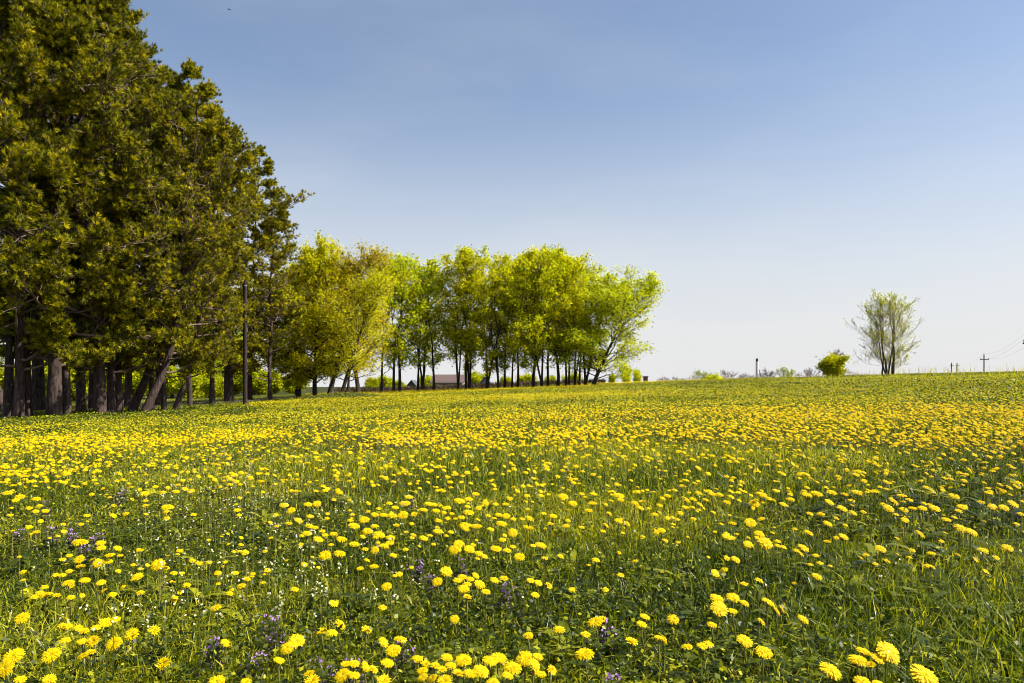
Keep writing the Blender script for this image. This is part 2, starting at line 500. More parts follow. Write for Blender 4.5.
S1, S2 = 5.12, 4.571
TILES = [
 (0, 583, S1, [(112,170,75,0,.6),(68,362,105,0,.5),(25,425,95,-10,.8),(262,355,95,0,.5),(255,488,75,20,.4),(105,492,30),(205,50,35),(230,55,60,-10),(290,62,45),(362,68,40),(175,70,15),(228,20,25),(530,40,30,-30),(577,57,22),(542,192,72,15,.3),(595,184,25),(320,218,35),(348,222,22),(400,228,35),(430,245,60,10),(490,228,25),(420,292,50),(480,292,75,0,.7),(583,300,85,-10,.6),(675,252,72,0,.6),(788,238,68,25,.5),(838,403,78,0,.8),(425,365,60,-20),(465,352,45),(335,292,38),(510,2,25)]),
 (200, 583, S1, [(80,120,60,-10),(152,52,40,20),(215,15,45),(487,40,32,0,.5),(958,18,50,0,.6),(685,98,52,25),(935,125,30),(620,238,60,-5,.2),(677,248,62,15,.2),(713,210,70,45,.2),(852,235,66,20,.3),(495,288,85,25,.6),(445,325,70,0,.6),(130,300,40,30),(940,295,60,45,.3),(990,335,80,0,.5),(1015,285,45,0),(960,400,70,15,.2),(790,405,60,10),(848,420,60,60),(730,460,90,-15,.4),(790,465,45),(560,460,70,-10,.1),(575,498,90,0,.4),(940,492,85,10,.4),(885,440,40,40),(85,495,90,0,.4),(405,388,40,20,.1),(235,502,50),(745,412,40)]),
 (400, 583, S1, [(330,25,55,10),(345,68,52,15,.2),(412,8,40),(440,38,50),(345,5,30),(280,178,48,0,.7),(712,2,30),(762,18,45,35),(692,55,48,15,.3),(887,30,38),(1000,188,90,-15,.2),(815,230,65,5,.2),(655,262,55,-5,.3),(950,262,25),(945,350,100,-5,.2),(10,290,35),(240,372,65,10,.2),(325,384,90,0,.3),(460,388,80,15,.2),(505,372,90,10,.2),(130,412,60),(180,420,45),(115,440,50,-10),(115,475,50,-20),(165,480,50,-30),(260,415,60,5),(215,440,45),(295,460,75,20,.1),(230,495,90,0,.5),(360,452,80,10,.1),(415,440,90,20,.3),(475,502,70,0,.3),(575,422,100,8,.2),(550,465,60,15,.1),(640,375,95,0,.5),(690,410,75,50,.4),(705,370,55,15),(720,458,60,5,.1),(775,440,55,40,.6),(90,380,45)]),
 (600, 583, S1, [(15,178,40),(230,165,55,15,.2),(213,203,58,15,.2),(375,180,60,5,.7),(160,297,80,15,.2),(305,275,55,15,.1),(330,290,30,60,.1),(598,70,75,15,.3),(610,120,95,15,.6),(680,65,70,5,.4),(738,95,55,20,.2),(680,137,50,5,.2),(573,207,52,10,.2),(862,88,70,25,.2),(905,135,55,50,.2),(930,125,50,60,.2),(820,195,55,40,.3),(742,285,88,15,.4),(838,342,95,5,.3),(523,322,28),(555,312,22),(445,325,35,-5,.1),(742,3,30)]),
 (800, 583, S2, [(15,158,55,25,.3),(403,302,115,15,.6),(290,303,70,15,.15),(265,342,88,5,.2),(355,335,70,20,.3),(323,372,50,-15,.1),(138,387,105,20,.3),(285,442,78,5,.3),(570,412,135,20,.5),(360,455,40)]),
 (0, 490, S1, [(40,8,50),(103,28,50),(185,40,45),(470,22,30),(150,92,35),(232,102,40),(205,80,35),(52,128,30),(445,130,35),(740,12,70),(835,12,35),(900,3,40),(745,80,35),(855,82,65),(990,125,35),(415,175,30),(185,210,40,0,.1),(410,258,80,5,.1),(515,265,50,10),(518,290,50),(603,292,42,25),(405,348,55,0,.6),(355,335,30),(320,355,30),(475,355,40,-20),(498,370,60,-10,.6),(555,360,45),(560,328,50,0,.1),(615,335,35,0,.1),(412,392,55,0,.1),(355,415,35),(435,455,55),(285,435,25),(320,435,20),(350,468,60,0,.2),(520,465,45),(705,435,55,5,.4),(808,372,75,0,.6),(890,425,30),(850,400,30),(955,482,45),(985,362,25),(715,308,25),(920,310,25),(540,505,30)]),
 (200, 490, S1, [(190,98,40),(200,128,30),(430,72,50),(467,98,45,0,.5),(553,68,45,10),(598,65,45,5,.5),(685,50,30),(595,5,30),(640,3,35),(715,8,40),(565,130,40),(650,145,30),(505,150,45,30),(455,170,40),(560,178,45,20),(590,192,35),(550,215,50),(625,210,35),(605,245,55,20),(685,220,45),(725,245,55,10),(640,230,35),(790,175,60,15),(770,155,35),(840,145,55,0,.4),(895,120,45),(915,95,30),(940,122,45),(985,125,50),(970,68,35),(1000,85,40),(855,205,50,0,.5),(895,180,45),(920,220,60,20),(900,240,30),(975,238,50,10),(1005,180,40),(790,270,55,10),(940,280,50),(970,265,45),(895,302,45,0,.8),(845,302,25),(640,325,65,0,.5),(715,318,60),(890,385,50,0,.1),(990,330,40,20),(955,488,55,0,.5),(240,455,45,20),(210,485,50,-10),(180,425,35),(45,370,30),(670,280,35,0,.1),(485,508,35)]),
 (400, 490, S1, [(388,15,40),(15,120,55,0,.6),(72,122,42,0,.5),(25,60,60,0,.2),(45,30,45),(145,65,45,10,.2),(175,70,40),(120,95,50,5,.1),(185,100,45),(245,85,40),(305,48,60,10),(352,40,45),(345,85,35),(438,70,38,0,.5),(402,92,38,0,.4),(350,108,60),(315,135,40),(265,120,25),(450,130,30),(505,122,40),(543,127,45,0,.4),(562,42,35),(490,72,35),(540,68,40,0,.1),(580,148,35),(520,165,60,5,.2),(330,175,55,0,.4),(340,195,45),(390,178,60,0,.1),(465,200,38,15),(578,212,50,15,.8),(525,250,40,0,.3),(195,205,55),(260,215,35),(195,150,50,10,.1),(60,172,30),(665,140,45,25),(625,148,30),(665,190,40,-5,.1),(785,128,45,10),(735,120,35),(770,172,40),(850,178,42,0,.2),(930,190,30),(835,28,52,5,.5),(885,62,48,5,.4),(722,28,35),(760,22,25),(930,20,35),(990,15,40),(985,62,50,0,.1),(965,100,45,0,.1),(650,28,35),(120,240,50,15,.2),(300,268,55,10,.5),(277,298,55,0,.8),(355,295,60,15,.4),(405,320,50,20),(432,335,40,25),(492,293,60,10),(548,303,45,10),(578,290,35),(612,335,60,0,.4),(722,275,60,15,.2),(680,285,25),(820,338,40,25,.3),(1003,352,45,10,.2),(238,408,65,25,.5),(190,462,55,-10,.6),(295,455,50),(320,438,50),(388,432,45,35),(408,475,60,25,.4),(325,498,60,5,.4),(360,450,45),(485,455,50,20,.3),(532,450,52,5,.3),(670,458,45,15,.3),(708,470,45,20,.4),(758,488,50,30,.4),(440,508,45),(885,505,40)]),
 (600, 490, S1, [(95,20,70),(105,45,40),(195,5,40),(180,62,45,10),(215,60,35),(205,85,45,20),(320,42,35,20),(345,25,40),(45,120,40,30),(95,152,45,10,.3),(135,172,45,30,.3),(25,65,40,30),(28,180,40,40),(15,210,25),(280,120,40),(345,145,35,0,.1),(395,152,35,0,.1),(478,148,35,0,.2),(315,200,45,5,.3),(288,218,35,-5,.2),(305,78,35),(410,118,35,0,.4),(440,42,50,30),(475,42,40),(440,85,45,15),(470,88,30),(510,68,40,30),(540,50,40),(575,15,45),(612,18,45),(560,5,35),(650,62,40,5),(672,35,40,20),(790,62,55,5,.4),(770,160,62,0,.6),(680,170,40,5,.1),(650,232,55,10,.3),(815,218,55,5,.4),(848,262,78,15,.6),(760,272,55,10,.5),(910,262,35),(940,292,38,20),(910,285,30),(650,348,45,20,.5),(695,350,50,20,.4),(590,420,50,25,.6),(635,408,35,-20),(815,462,35,20),(738,480,35,5,.1),(105,435,25),(825,15,70),(870,40,50,20),(895,55,30,60),(940,68,50,15),(975,42,45,5),(710,12,30),(505,15,40),(740,8,30),(900,3,40),(25,508,30),(1005,310,20)]),
 (800, 490, S2, [(75,10,60),(145,5,50),(135,50,45,20,.4),(30,15,50),(205,15,40,10,.1),(193,78,52,15,.3),(243,100,42,25,.3),(45,108,35),(95,105,40,0,.1),(235,48,35),(127,148,45,15,.3),(200,208,45,15,.4),(125,235,40,0,.1),(40,190,45,20),(15,258,55,20,.3),(5,292,25,40),(78,390,48,15,.3),(368,262,50,5,.4),(405,78,50,5,.5),(428,45,50,30,.3),(475,85,40,5,.4),(480,132,40,5,.4),(560,78,40,0,.4),(615,78,52,5,.4),(515,78,40,0,.1),(438,112,30),(465,20,45,0,.1),(500,45,35),(550,195,48,35,.3),(600,285,40,0,.1),(600,350,40,25,.3),(705,22,48,5,.4),(740,72,48,0,.3),(725,95,35),(828,55,35,0,.1),(882,72,45,5,.5),(932,75,45,0,.5),(975,58,50,15,.5),(1010,110,35),(668,130,45,5),(705,125,30),(735,168,60,10,.4),(785,185,55,15,.4),(835,268,50,0,.1),(948,258,52,5,.4),(990,155,30),(862,8,40),(265,5,60),(290,100,30),(345,5,35)]),
]

FLO = []     # px, py, width px, roll, face
for (x0, y0, s, items) in TILES:
    for it in items:
        tx, ty, tw = it[:3]
        roll = it[3] if len(it) > 3 else 8
        face = it[4] if len(it) > 4 else .2
        FLO.append((x0 + tx / s, y0 + ty / s, tw / s, roll, face))
seen = []
for f_ in sorted(FLO, key=lambda q: -q[2]):
    if all((f_[0] - g_[0]) ** 2 + (f_[1] - g_[1]) ** 2 > 9 for g_ in seen): seen.append(f_)
FLO = seen

def solve(px, py, wpx):
    """where a head of sensible real size stands so that it shows at px, py with that width"""
    u, vv = (px - 512) / F, (HY - py) / F
    best = None
    for hh in np.linspace(.05, .24, 20):
        Yd = 2.0
        for _ in range(25):      # ray meets the surface hh above the ground
            Yd = Yd - ((EYE + vv * Yd) - (gz(u * Yd, Yd) + hh)) / (vv - .012 - .037 * u)
        dia = wpx * Yd / F
        cost = abs(dia - .040) / .040 + abs(hh - .115) * 4
        if best is None or cost < best[0]: best = (cost, u * Yd, Yd, hh, dia)
    return best[1:]

def orient(roll, face, az):
    """local z of the head: up, tipped to the viewer and rolled"""
    from mathutils import Matrix
    f1 = math.radians(2 + face * 60)
    m = Matrix.Rotation(math.radians(roll), 4, 'Y') @ Matrix.Rotation(f1, 4, 'X') @ Matrix.Rotation(az, 4, 'Z')
    return m

rnd = random.Random(4)
placed = []
for k, (px, py, wpx, roll, face) in enumerate(FLO):
    X_, Y_, hh, dia = solve(px, py, wpx)
    dia = min(max(dia * 1.02, .024), .058)
    placed.append((wpx, px, py, X_, Y_, hh, dia, roll, face))
placed.sort(key=lambda q: -q[0])
IND, REST = placed[:296], placed[296:]

# ---- labels for the single dandelions: by what one can find above them and their order there
MARKS = [(0, 90, 'left picture edge'), (90, 200, 'the dark pine trunks'), (200, 290, 'the utility pole'), (290, 380, 'the big leaning maple'),
         (380, 470, 'the brown house roof'), (470, 560, 'the copse middle'), (560, 650, 'the copse right end'), (650, 735, 'the skyline gap'),
         (735, 800, 'the thin chimney'), (800, 860, 'the round green bush'), (860, 930, 'the lone leafless tree'), (930, 1025, 'the far power pole')]
ROWS = [(650, 700, 'along the bottom edge'), (622, 650, 'above the bottom edge'), (590, 622, 'in the lower foreground'), (562, 590, 'in the foreground'),
        (535, 562, 'in the near meadow'), (512, 535, 'midway up the meadow'), (400, 512, 'further out in the meadow')]
ORD = ['first', 'second', 'third', 'fourth', 'fifth', 'sixth', 'seventh', 'eighth', 'ninth', 'tenth', 'eleventh', 'twelfth', 'thirteenth', 'fourteenth', 'fifteenth', 'sixteenth']
cells = {}
for q in IND:
    ci = next((i for i, m in enumerate(MARKS) if m[0] <= q[1] < m[1]), 0)
    ri = next((i for i, m in enumerate(ROWS) if m[0] <= q[2] < m[1]), 0)
    cells.setdefault((ci, ri), []).append(q)
LAB = {}
for (ci, ri), qs in cells.items():
    qs.sort(key=lambda q: q[1])
    for n_, q in enumerate(qs):
        look = ''
        pose = ''
        o_ = 'only' if len(qs) == 1 else ORD[n_]
        beside = 'at' if ci == 0 else 'below'
        LAB[id(q)] = ('%s%syellow dandelion, %s%s %s %s %s' % (look, pose, '' if o_ == 'only' else o_ + ' from left ', '' if o_ != 'only' else 'alone', ROWS[ri][2], beside, MARKS[ci][2])).replace('  ', ' ')

def dandelion_thing(q):
    wpx, px, py, X_, Y_, hh, dia, roll, face = q
    R = dia / 2
    base = Vector((X_, Y_, gz(X_, Y_)))
    t = thing('dandelion', LAB[id(q)], 'dandelion', base, 0, 'yellow dandelions in the foreground grass')
    hd = link('flower_head', HEADS[6] if (dia < .036 and rnd.random() < .25) else rnd.choice(HEADS[:6]), t)
    m = orient(roll, face, rnd.uniform(0, 6.28))
    hd.rotation_euler = m.to_euler(); hd.location = (0, 0, hh - R * .25)
    hd.scale = (R, R, R * rnd.uniform(.6, .9))
    br = link('bracts', BRACT, t)
    br.rotation_euler = hd.rotation_euler; br.location = hd.location; br.scale = (R, R, R)
    st = link('stem', rnd.choice(STEMS), t)
    L = hh - R * .25
    back = m.to_3x3() @ Vector((0, 0, -1)) * R * .35
    st.location = Vector((0, 0, L)) + back
    st.scale = (.11, .11, L + back.z + .01)
for q in IND: dandelion_thing(q)

# ---- all the others as one mass
def head_arrays(me):
    n = len(me.vertices); co = np.empty(n * 3, np.float32); me.vertices.foreach_get('co', co)
    nl = len(me.loops); li = np.empty(nl, np.int32); me.loops.foreach_get('vertex_index', li)
    vv = np.empty(n, np.float32); me.attributes['v'].data.foreach_get('value', vv)
    return co.reshape(-1, 3), li.reshape(-1, 4), vv

def yellow_density(x, y, r):
    u = x / y
    d = .14 + 1.9 * np.clip(vnoise(x, y, .75, 61) - .3, 0, 1) * (.15 + 1.5 * vnoise(x, y, 2.6, 62) ** 1.5)
    far = ss(9, 20, r)
    band = vnoise(x * .25, y * 1.6, .16, 64)
    d = d * (1 - far) + far * (.10 + 1.7 * ss(.40, .75, band) * (.35 + .8 * vnoise(x, y, .6, 63)))
    d = d * (1 + 2.4 * ss(.25, .0, u) * ss(-.5, -.25, u) * ss(22, 34, r))
    d = d * (1 - .45 * ss(.10, .35, u) * ss(13, 24, r)) * (1 - .5 * ss(.15, .4, u) * ss(44, 60, r))
    d = d * (1 - .5 * ss(-.28, -.45, u) * ss(12, 20, r))
    d = d * (1 - .985 * woods(x, y))
    d = d * (1 - .7 * np.exp(-(((x + 10.6) / 3) ** 2 + ((y - 46) / 2.5) ** 2)))
    return d

rs = np.random.RandomState(5)
def heads_mass(pts, R, face_roll, me, rs):
    co, qd, vv = head_arrays(me)
    n = len(pts)
    az = rs.uniform(0, 2 * PI, n); tx = face_roll[0]; ty = face_roll[1]
    ca, sa = np.cos(az), np.sin(az)
    A = co[None] * R[:, None, None]
    Xr = A[:, :, 0] * ca[:, None] - A[:, :, 1] * sa[:, None]; Yr = A[:, :, 0] * sa[:, None] + A[:, :, 1] * ca[:, None]; Zr = A[:, :, 2]
    c, s = np.cos(tx)[:, None], np.sin(tx)[:, None]        # tip to viewer (about X)
    Y2 = Yr * c - Zr * s; Z2 = Yr * s + Zr * c
    c, s = np.cos(ty)[:, None], np.sin(ty)[:, None]        # roll (about Y)
    X3 = Xr * c + Z2 * s; Z3 = -Xr * s + Z2 * c
    P = np.stack([X3 + pts[:, None, 0], Y2 + pts[:, None, 1], Z3 + pts[:, None, 2]], 2)
    Q = (np.arange(n)[:, None, None] * len(co) + qd[None]).reshape(-1, 4)
    return P.reshape(-1, 3), Q, np.tile(vv, n)

VP, VQ, VV = [], [], []; base_n = 0
SX, SY, SZ, SH, SW = [], [], [], [], []
def push(P, Q, V):
    global base_n
    VP.append(P); VQ.append(Q + base_n); VV.append(V); base_n += len(P)
# the remaining measured ones
if REST:
    A = np.array([(q[3], q[4], q[5], q[6], q[7], q[8]) for q in REST])
    pts = np.stack([A[:, 0], A[:, 1], G(A[:, 0], A[:, 1]) + A[:, 2]], 1)
    push(*heads_mass(pts, A[:, 3] / 2, (np.radians(2 + A[:, 5] * 60), np.radians(A[:, 4])), HEAD_LOD, rs))
    SX.append(A[:, 0]); SY.append(A[:, 1]); SH.append(A[:, 2] - .01)
# middle distance: from where the measured ones end
N = 28000
x, y, r = wedge(rs, N, 2.2, 13, 1.0, .68)
hh = rs.uniform(.06, .16, N)
row = HY - (G(x, y) + hh - EYE) / y * F
ok = (row < 492 + 110 * (rs.rand(N) < .16)) & (rs.rand(N) < yellow_density(x, y, r) * 1.1)
x, y, r, hh = x[ok], y[ok], r[ok], hh[ok]
pts = np.stack([x, y, G(x, y) + hh], 1); n = len(x)
push(*heads_mass(pts, rs.uniform(.011, .020, n) * (.6 + .4 * ss(3, 4.5, r)), (rs.uniform(.0, .5, n), rs.normal(.15, .22, n)), HEAD_LOD, rs))
SX.append(x); SY.append(y); SH.append(hh - .01)
# far: small domes
def dome_arrays():
    P = [(0, 0, .55)]
    for k in range(7):
        a_ = 2 * PI * k / 7; P.append((math.cos(a_) * .65, math.sin(a_) * .65, .38))
    for k in range(7):
        a_ = 2 * PI * k / 7 + .2; P.append((math.cos(a_), math.sin(a_), .05))
    T = [(0, 1 + k, 1 + (k + 1) % 7) for k in range(7)]
    Q = [(1 + k, 8 + k, 8 + (k + 1) % 7, 1 + (k + 1) % 7) for k in range(7)]
    return np.array(P), np.array(Q), np.array(T)
N = 150000
x, y, r = wedge(rs, N, 11, 76, .75, .70)
ok = (rs.rand(N) < yellow_density(x, y, r) * .46) & (rs.rand(N) < ss(10.5, 14, r))
x, y, r = x[ok], y[ok], r[ok]; n = len(x)
hh = rs.uniform(.09, .19, n)
dp, dq, dt = dome_arrays()
R = rs.uniform(.011, .019, n) * (1 + .3 * ss(20, 60, r))
P = dp[None] * R[:, None, None] + np.stack([x, y, G(x, y) + hh], 1)[:, None]
dB = np.arange(n)[:, None, None] * len(dp)
farP, farQ, farT = P.reshape(-1, 3), (dB + dq[None]).reshape(-1, 4), (dB + dt[None]).reshape(-1, 3)
farV = np.repeat(rs.uniform(.55, 1, n), len(dp))
push(farP, farQ, farV)
P, Q, V = np.concatenate(VP), np.concatenate(VQ), np.concatenate(VV)
T = farT + (base_n - len(farP))
g = link('dandelion_drift', mesh('dandelion_drift', P, Q, T, M['petal'], v=V)); g['kind'] = 'stuff'
g['label'] = 'countless yellow dandelions spreading over the meadow to the horizon'; g['category'] = 'dandelions'
# their stems
x, y, hh = np.concatenate(SX), np.concatenate(SY), np.concatenate(SH)
P, Q, T, V = blades(x, y, hh, np.full(len(x), .0045), np.full(len(x), .02), rs.uniform(0, 1, len(x)), rs, 0)
g = link('dandelion_stems', mesh('dandelion_stems', P, Q, T, M['stem'], v=V)); g['kind'] = 'stuff'
g['label'] = 'pale green stems of the more distant dandelions'; g['category'] = 'stems'

# ------------------------------------------------------------------ small white and purple wildflowers
N = 7000
x, y, r = wedge(rs, N, 1.9, 7.5, 1.0, .68)
u = x / y
dens = np.exp(-((u + .33) / .17) ** 2) * (vnoise(x, y, 2.0, 90)) + .02
ok = rs.rand(N) < dens * .9
x, y, r = x[ok], y[ok], r[ok]; n = len(x)
K = 3
cx = np.repeat(x, K) + rs.normal(0, .004, n * K); cy = np.repeat(y, K) + rs.normal(0, .004, n * K)
hh = rs.uniform(.10, .17, n)
cz = G(np.repeat(x, K), np.repeat(y, K)) + np.repeat(hh, K) + rs.normal(0, .008, n * K)
P, Q, V = leaves_at(np.stack([cx, cy, cz], 1), rs.normal(size=(n * K, 3)) + np.array([[0, -.3, .8]]), np.full(n * K, .0080), np.full(n * K, .006), rs.uniform(0, 1, n * K), rs)
g = link('white_wildflowers', mesh('white_wildflowers', P, Q, None, M['white'], v=V)); g['kind'] = 'stuff'
g['label'] = 'tiny white wildflowers sprinkled through the left foreground grass'; g['category'] = 'wildflowers'
P, Q, T, V = blades(x, y, hh, np.full(n, .0025), np.full(n, .02), rs.uniform(.3, .9, n), rs, 0)
g = link('white_wildflower_stems', mesh('white_wildflower_stems', P, Q, T, M['stem'], v=V)); g['kind'] = 'stuff'
g['label'] = 'thin stems of the tiny white wildflowers'; g['category'] = 'stems'

def nettle_meshes(seed):
    rs = np.random.RandomState(seed)
    mb = MB(); n_st = 7
    fl = []; lf = []
    for k in range(n_st):
        bx, by = rs.normal(0, .022, 2); H = rs.uniform(.10, .16)
        tx, ty = bx + rs.normal(0, .012), by + rs.normal(0, .012)
        mb.tube([(bx, by, 0), ((bx + tx) / 2, (by + ty) / 2, H * .5), (tx, ty, H)], .0018, 4)
        for t in np.linspace(.55, 1, 4):
            for q in range(4): fl.append((bx + (tx - bx) * t + rs.normal(0, .006), by + (ty - by) * t + rs.normal(0, .006), H * t + rs.normal(0, .003)))
        for t in np.linspace(.2, .9, 5):
            for q in range(3): lf.append((bx + (tx - bx) * t + rs.normal(0, .009), by + (ty - by) * t + rs.normal(0, .009), H * t))
    fl = np.array(fl); lf = np.array(lf)
    P, Q, V = leaves_at(fl, rs.normal(size=fl.shape) + np.array([[0, -.5, .5]]), np.full(len(fl), .011), np.full(len(fl), .007), rs.uniform(0, 1, len(fl)), rs)
    m1 = mesh('blossom', P, Q, None, M['purple'], v=V)
    P, Q, V = leaves_at(lf, rs.normal(size=lf.shape) * .5 + np.array([[0, 0, 1]]), np.full(len(lf), .022), np.full(len(lf), .016), rs.uniform(.1, .6, len(lf)), rs)
    m2 = mesh('leaves', P, Q, None, M['herb'], v=V)
    m3 = mesh('stems', mb.v, mb.q, mb.t, M['stem'], v=np.full(mb.n, .2))
    return m1, m2, m3
NT = [nettle_meshes(s) for s in range(3)]
for k, (px, py, where) in enumerate([
        (17, 524, 'leftmost of the four in a row at the left edge'), (50, 526, 'second from the left edge in the purple row'), (72, 528, 'third from the left edge in the purple row'),
        (93, 533, 'right end of the purple row near the left edge'), (82, 546, 'below the purple row by the left edge, among dandelions'),
        (420, 562, 'left of the bright pair above the centre tussock'), (433, 570, 'right of the bright pair above the centre tussock'),
        (463, 558, 'small and alone right of the bright purple pair'), (505, 584, 'small, under two dandelions near the dark hollow'),
        (326, 654, 'left of the purple pair above the bottom dandelions'), (352, 655, 'right of the purple pair above the bottom dandelions'),
        (213, 640, 'beside a lone dandelion in the left foreground'), (253, 648, 'sparse one behind a long dry straw'), (270, 625, 'faint one beside the small white blossoms'),
        (608, 619, 'next to a paired dandelion right of centre'), (612, 667, 'lowest one, at the bottom right of centre'), (405, 640, 'beside the crowded dandelions at the bottom centre'),
        (410, 493, 'far one in front of the dense dandelion patch'), (120, 491, 'far one by the dandelions at the left'), (45, 503, 'far one above the purple row')]):
    X_, Y_, hh, dia = solve(px, py, 12)
    t = thing('purple_wildflower', 'clump of small purple wildflowers, ' + where, 'wildflower', (X_, Y_, gz(X_, Y_)), rnd.uniform(0, 6.28), 'purple wildflower clumps')
    a_, b_, c_ = NT[k % 3]
    s_ = rnd.uniform(.6, .8)
    for nm, me in (('blossom', a_), ('leaves', b_), ('stems', c_)):
        o = link(nm, me, t); o.scale = (s_, s_, s_)

# ------------------------------------------------------------------ trees
def skeleton(seed, H, R, r0, first=.2, nmain=26, ang=55, up=.25, levels=2, wander=.05, lean=(0, 0), sub=(5, 3), shape='round', leaders=1, top=.95, thin=1.0):
    """returns segments (p0, p1, ra, rb, level) and tips (pos, dir)"""
    rs = np.random.RandomState(seed)
    segs = []; tips = []
    def limb(p, d, L, r, lev, n=4):
        d = d / np.linalg.norm(d)
        pts = [p]; q = p.copy()
        for k in range(n):
            d = d + rs.normal(0, .14, 3) + np.array([0, 0, up * (.5 if lev else 1)]) / n
            d /= np.linalg.norm(d)
            q = q + d * L / n
            ra = r * (1 - .75 * k / n); rb = r * (1 - .75 * (k + 1) / n)
            segs.append((pts[-1], q.copy(), ra, rb, lev + 1)); pts.append(q.copy())
        if lev >= levels:
            for k in range(1, n + 1): tips.append((pts[k], d.copy()))
            return
        ns = sub[lev]
        for k in range(ns):
            t = .3 + .7 * (k + rs.rand()) / ns if shape != 'col' or lev else .58 + .42 * (k + rs.rand()) / ns
            f = min(t, .999) * n; i0 = int(f); b = pts[i0] + (pts[i0 + 1] - pts[i0]) * (f - i0)
            nd = d + rs.normal(0, .62, 3)
            limb(b, nd, L * rs.uniform(.35, .55) * (1.15 - .4 * t) * (.8 if shape == 'col' else 1), r * .42, lev + 1, 3)
        limb(pts[-1], d, L * .3, r * .25, lev + 1, 2)
    early = lean[0] > 1 and shape == 'col'
    for ld in range(leaders):
        n = 10
        base = np.array([0., 0., 0.]) + (rs.normal(0, .25 if leaders > 4 else .02, 3) * (1, 1, 0) if leaders > 1 else 0)
        if leaders > 1:
            a_ = 2 * PI * ld / leaders + rs.normal(0, .3); sp = rs.uniform(.12, .5) if leaders < 8 else rs.uniform(.08, .34)
            ln = np.array([math.cos(a_) * sp * R, math.sin(a_) * sp * R])
            Hh = H * top * rs.uniform(.75, 1.0)
        else:
            ln = np.array(lean, float); Hh = H * top
        pts = [base]
        cur = base.copy(); wx = rs.normal(0, wander, 2)
        for k in range(n):
            t = (k + 1) / n
            wx = wx * .7 + rs.normal(0, wander, 2)
            lt = 1.05 * (1 - math.exp(-3 * t)) if early else (1 - math.exp(-2.6 * t) if leaders > 4 else t ** 1.2)
            cur = np.array([base[0] + ln[0] * lt + wx[0] * H * .25 * t, base[1] + ln[1] * lt + wx[1] * H * .25 * t, Hh * t])
            rr = r0 * thin
            flare = lambda tt: 1 + .22 * math.exp(-tt * 22)
            segs.append((pts[-1], cur.copy(), rr * (1 - .9 * (k / n)) * flare(k / n), rr * (1 - .9 * t) * flare(t), 0)); pts.append(cur.copy())
        nm = max(4, nmain // leaders)
        for k in range(nm):
            t = first + (1 - first) * (k + rs.uniform(.1, .9)) / nm
            f = min(t, .995) * n; i0 = int(f); b = pts[i0] + (pts[i0 + 1] - pts[i0]) * (f - i0)
            tt = (t - first) / (1 - first)
            if shape == 'round': L = R * math.sqrt(max(.05, 1 - ((tt - .42) / .62) ** 2))
            elif shape == 'cone': L = R * (1.02 - .75 * tt) * (1 if tt > .06 else .8)
            else: L = R * (.75 + .35 * math.sin(tt * PI)) * (1 - .55 * max(0, tt - .6) / .4)
            L *= rs.uniform(.5, 1.1) if shape == 'col' else rs.uniform(.6, 1.12) / (leaders ** (.35 if leaders < 5 else .1))
            az = k * 2.4 + rs.normal(0, .4); an = math.radians(ang - 28 * tt + rs.normal(0, 8))
            d = np.array([math.cos(az) * math.sin(an), math.sin(az) * math.sin(an), math.cos(an)])
            limb(b, d, L, r0 * thin * .36 * (1 - .6 * tt) / (leaders ** .3), 0, 5)
    zt = max(t_[0][2] for t_ in tips)
    k_ = H / zt          # bring the whole tree to exactly the asked height
    segs = [(a_ * k_, b_ * k_, c_, d_, e_) for a_, b_, c_, d_, e_ in segs]; tips = [(a_ * k_, b_) for a_, b_ in tips]
    return segs, tips

def tube_mesh(name, segs, mat, minr=.0, sel=None):
    if sel is not None: segs = [s for s in segs if sel(s)]
    P, Q = [], []; n = 0
    for lo, hi, k in ((0, .035, 3), (.035, .09, 5), (.09, 9, 10)):
        ss_ = [s for s in segs if lo <= s[2] < hi]
        if not ss_: continue
        p0 = np.array([s[0] for s in ss_]); p1 = np.array([s[1] for s in ss_])
        ra = np.maximum(np.array([s[2] for s in ss_]), minr); rb = np.maximum(np.array([s[3] for s in ss_]), minr)
        d = p1 - p0; d /= np.linalg.norm(d, axis=1)[:, None] + 1e-9
        ref = np.tile(np.array([[.31, .95, .05]]), (len(d), 1))
        u = np.cross(d, ref); u /= np.linalg.norm(u, axis=1)[:, None] + 1e-9; w = np.cross(d, u)
        an = np.arange(k) * 2 * PI / k
        c = np.cos(an)[None, :, None]; s_ = np.sin(an)[None, :, None]
        ring = u[:, None] * c + w[:, None] * s_
        A = p0[:, None] - d[:, None] * ra[:, None, None] * .15 + ring * ra[:, None, None]; B = p1[:, None] + d[:, None] * rb[:, None, None] * .15 + ring * rb[:, None, None]
        V = np.concatenate([A, B], 1)
        j = np.arange(k)
        q = np.stack([j, (j + 1) % k, k + (j + 1) % k, k + j], 1)
        Q.append((np.arange(len(d))[:, None, None] * 2 * k + q[None] + n).reshape(-1, 4))
        P.append(V.reshape(-1, 3)); n += V.shape[0] * V.shape[1]
    return mesh(name, np.concatenate(P), np.concatenate(Q), None, mat, smooth=True)

def leaf_cloud(name, tips, n, sigma, size, mat, seed, vbase=.5, vspread=.26):
    rs = np.random.RandomState(seed)
    T_ = np.array([t[0] for t in tips])
    cl = vbase + rs.normal(0, vspread * .7, len(T_))
    P0 = np.repeat(T_, n, 0) + rs.normal(0, sigma, (len(T_) * n, 3))
    N = len(P0)
    sl = size * rs.uniform(.6, 1.4, N)
    nd = rs.normal(size=(N, 3)) * .9 + np.array([[.40, -.30, .65]])
    P, Q, V = leaves_at(P0, nd, sl, sl * rs.uniform(.55, .85, N), np.clip(np.repeat(cl, n) + rs.normal(0, vspread, N), 0, 1), rs)
    return mesh(name, P, Q, None, mat, v=V)

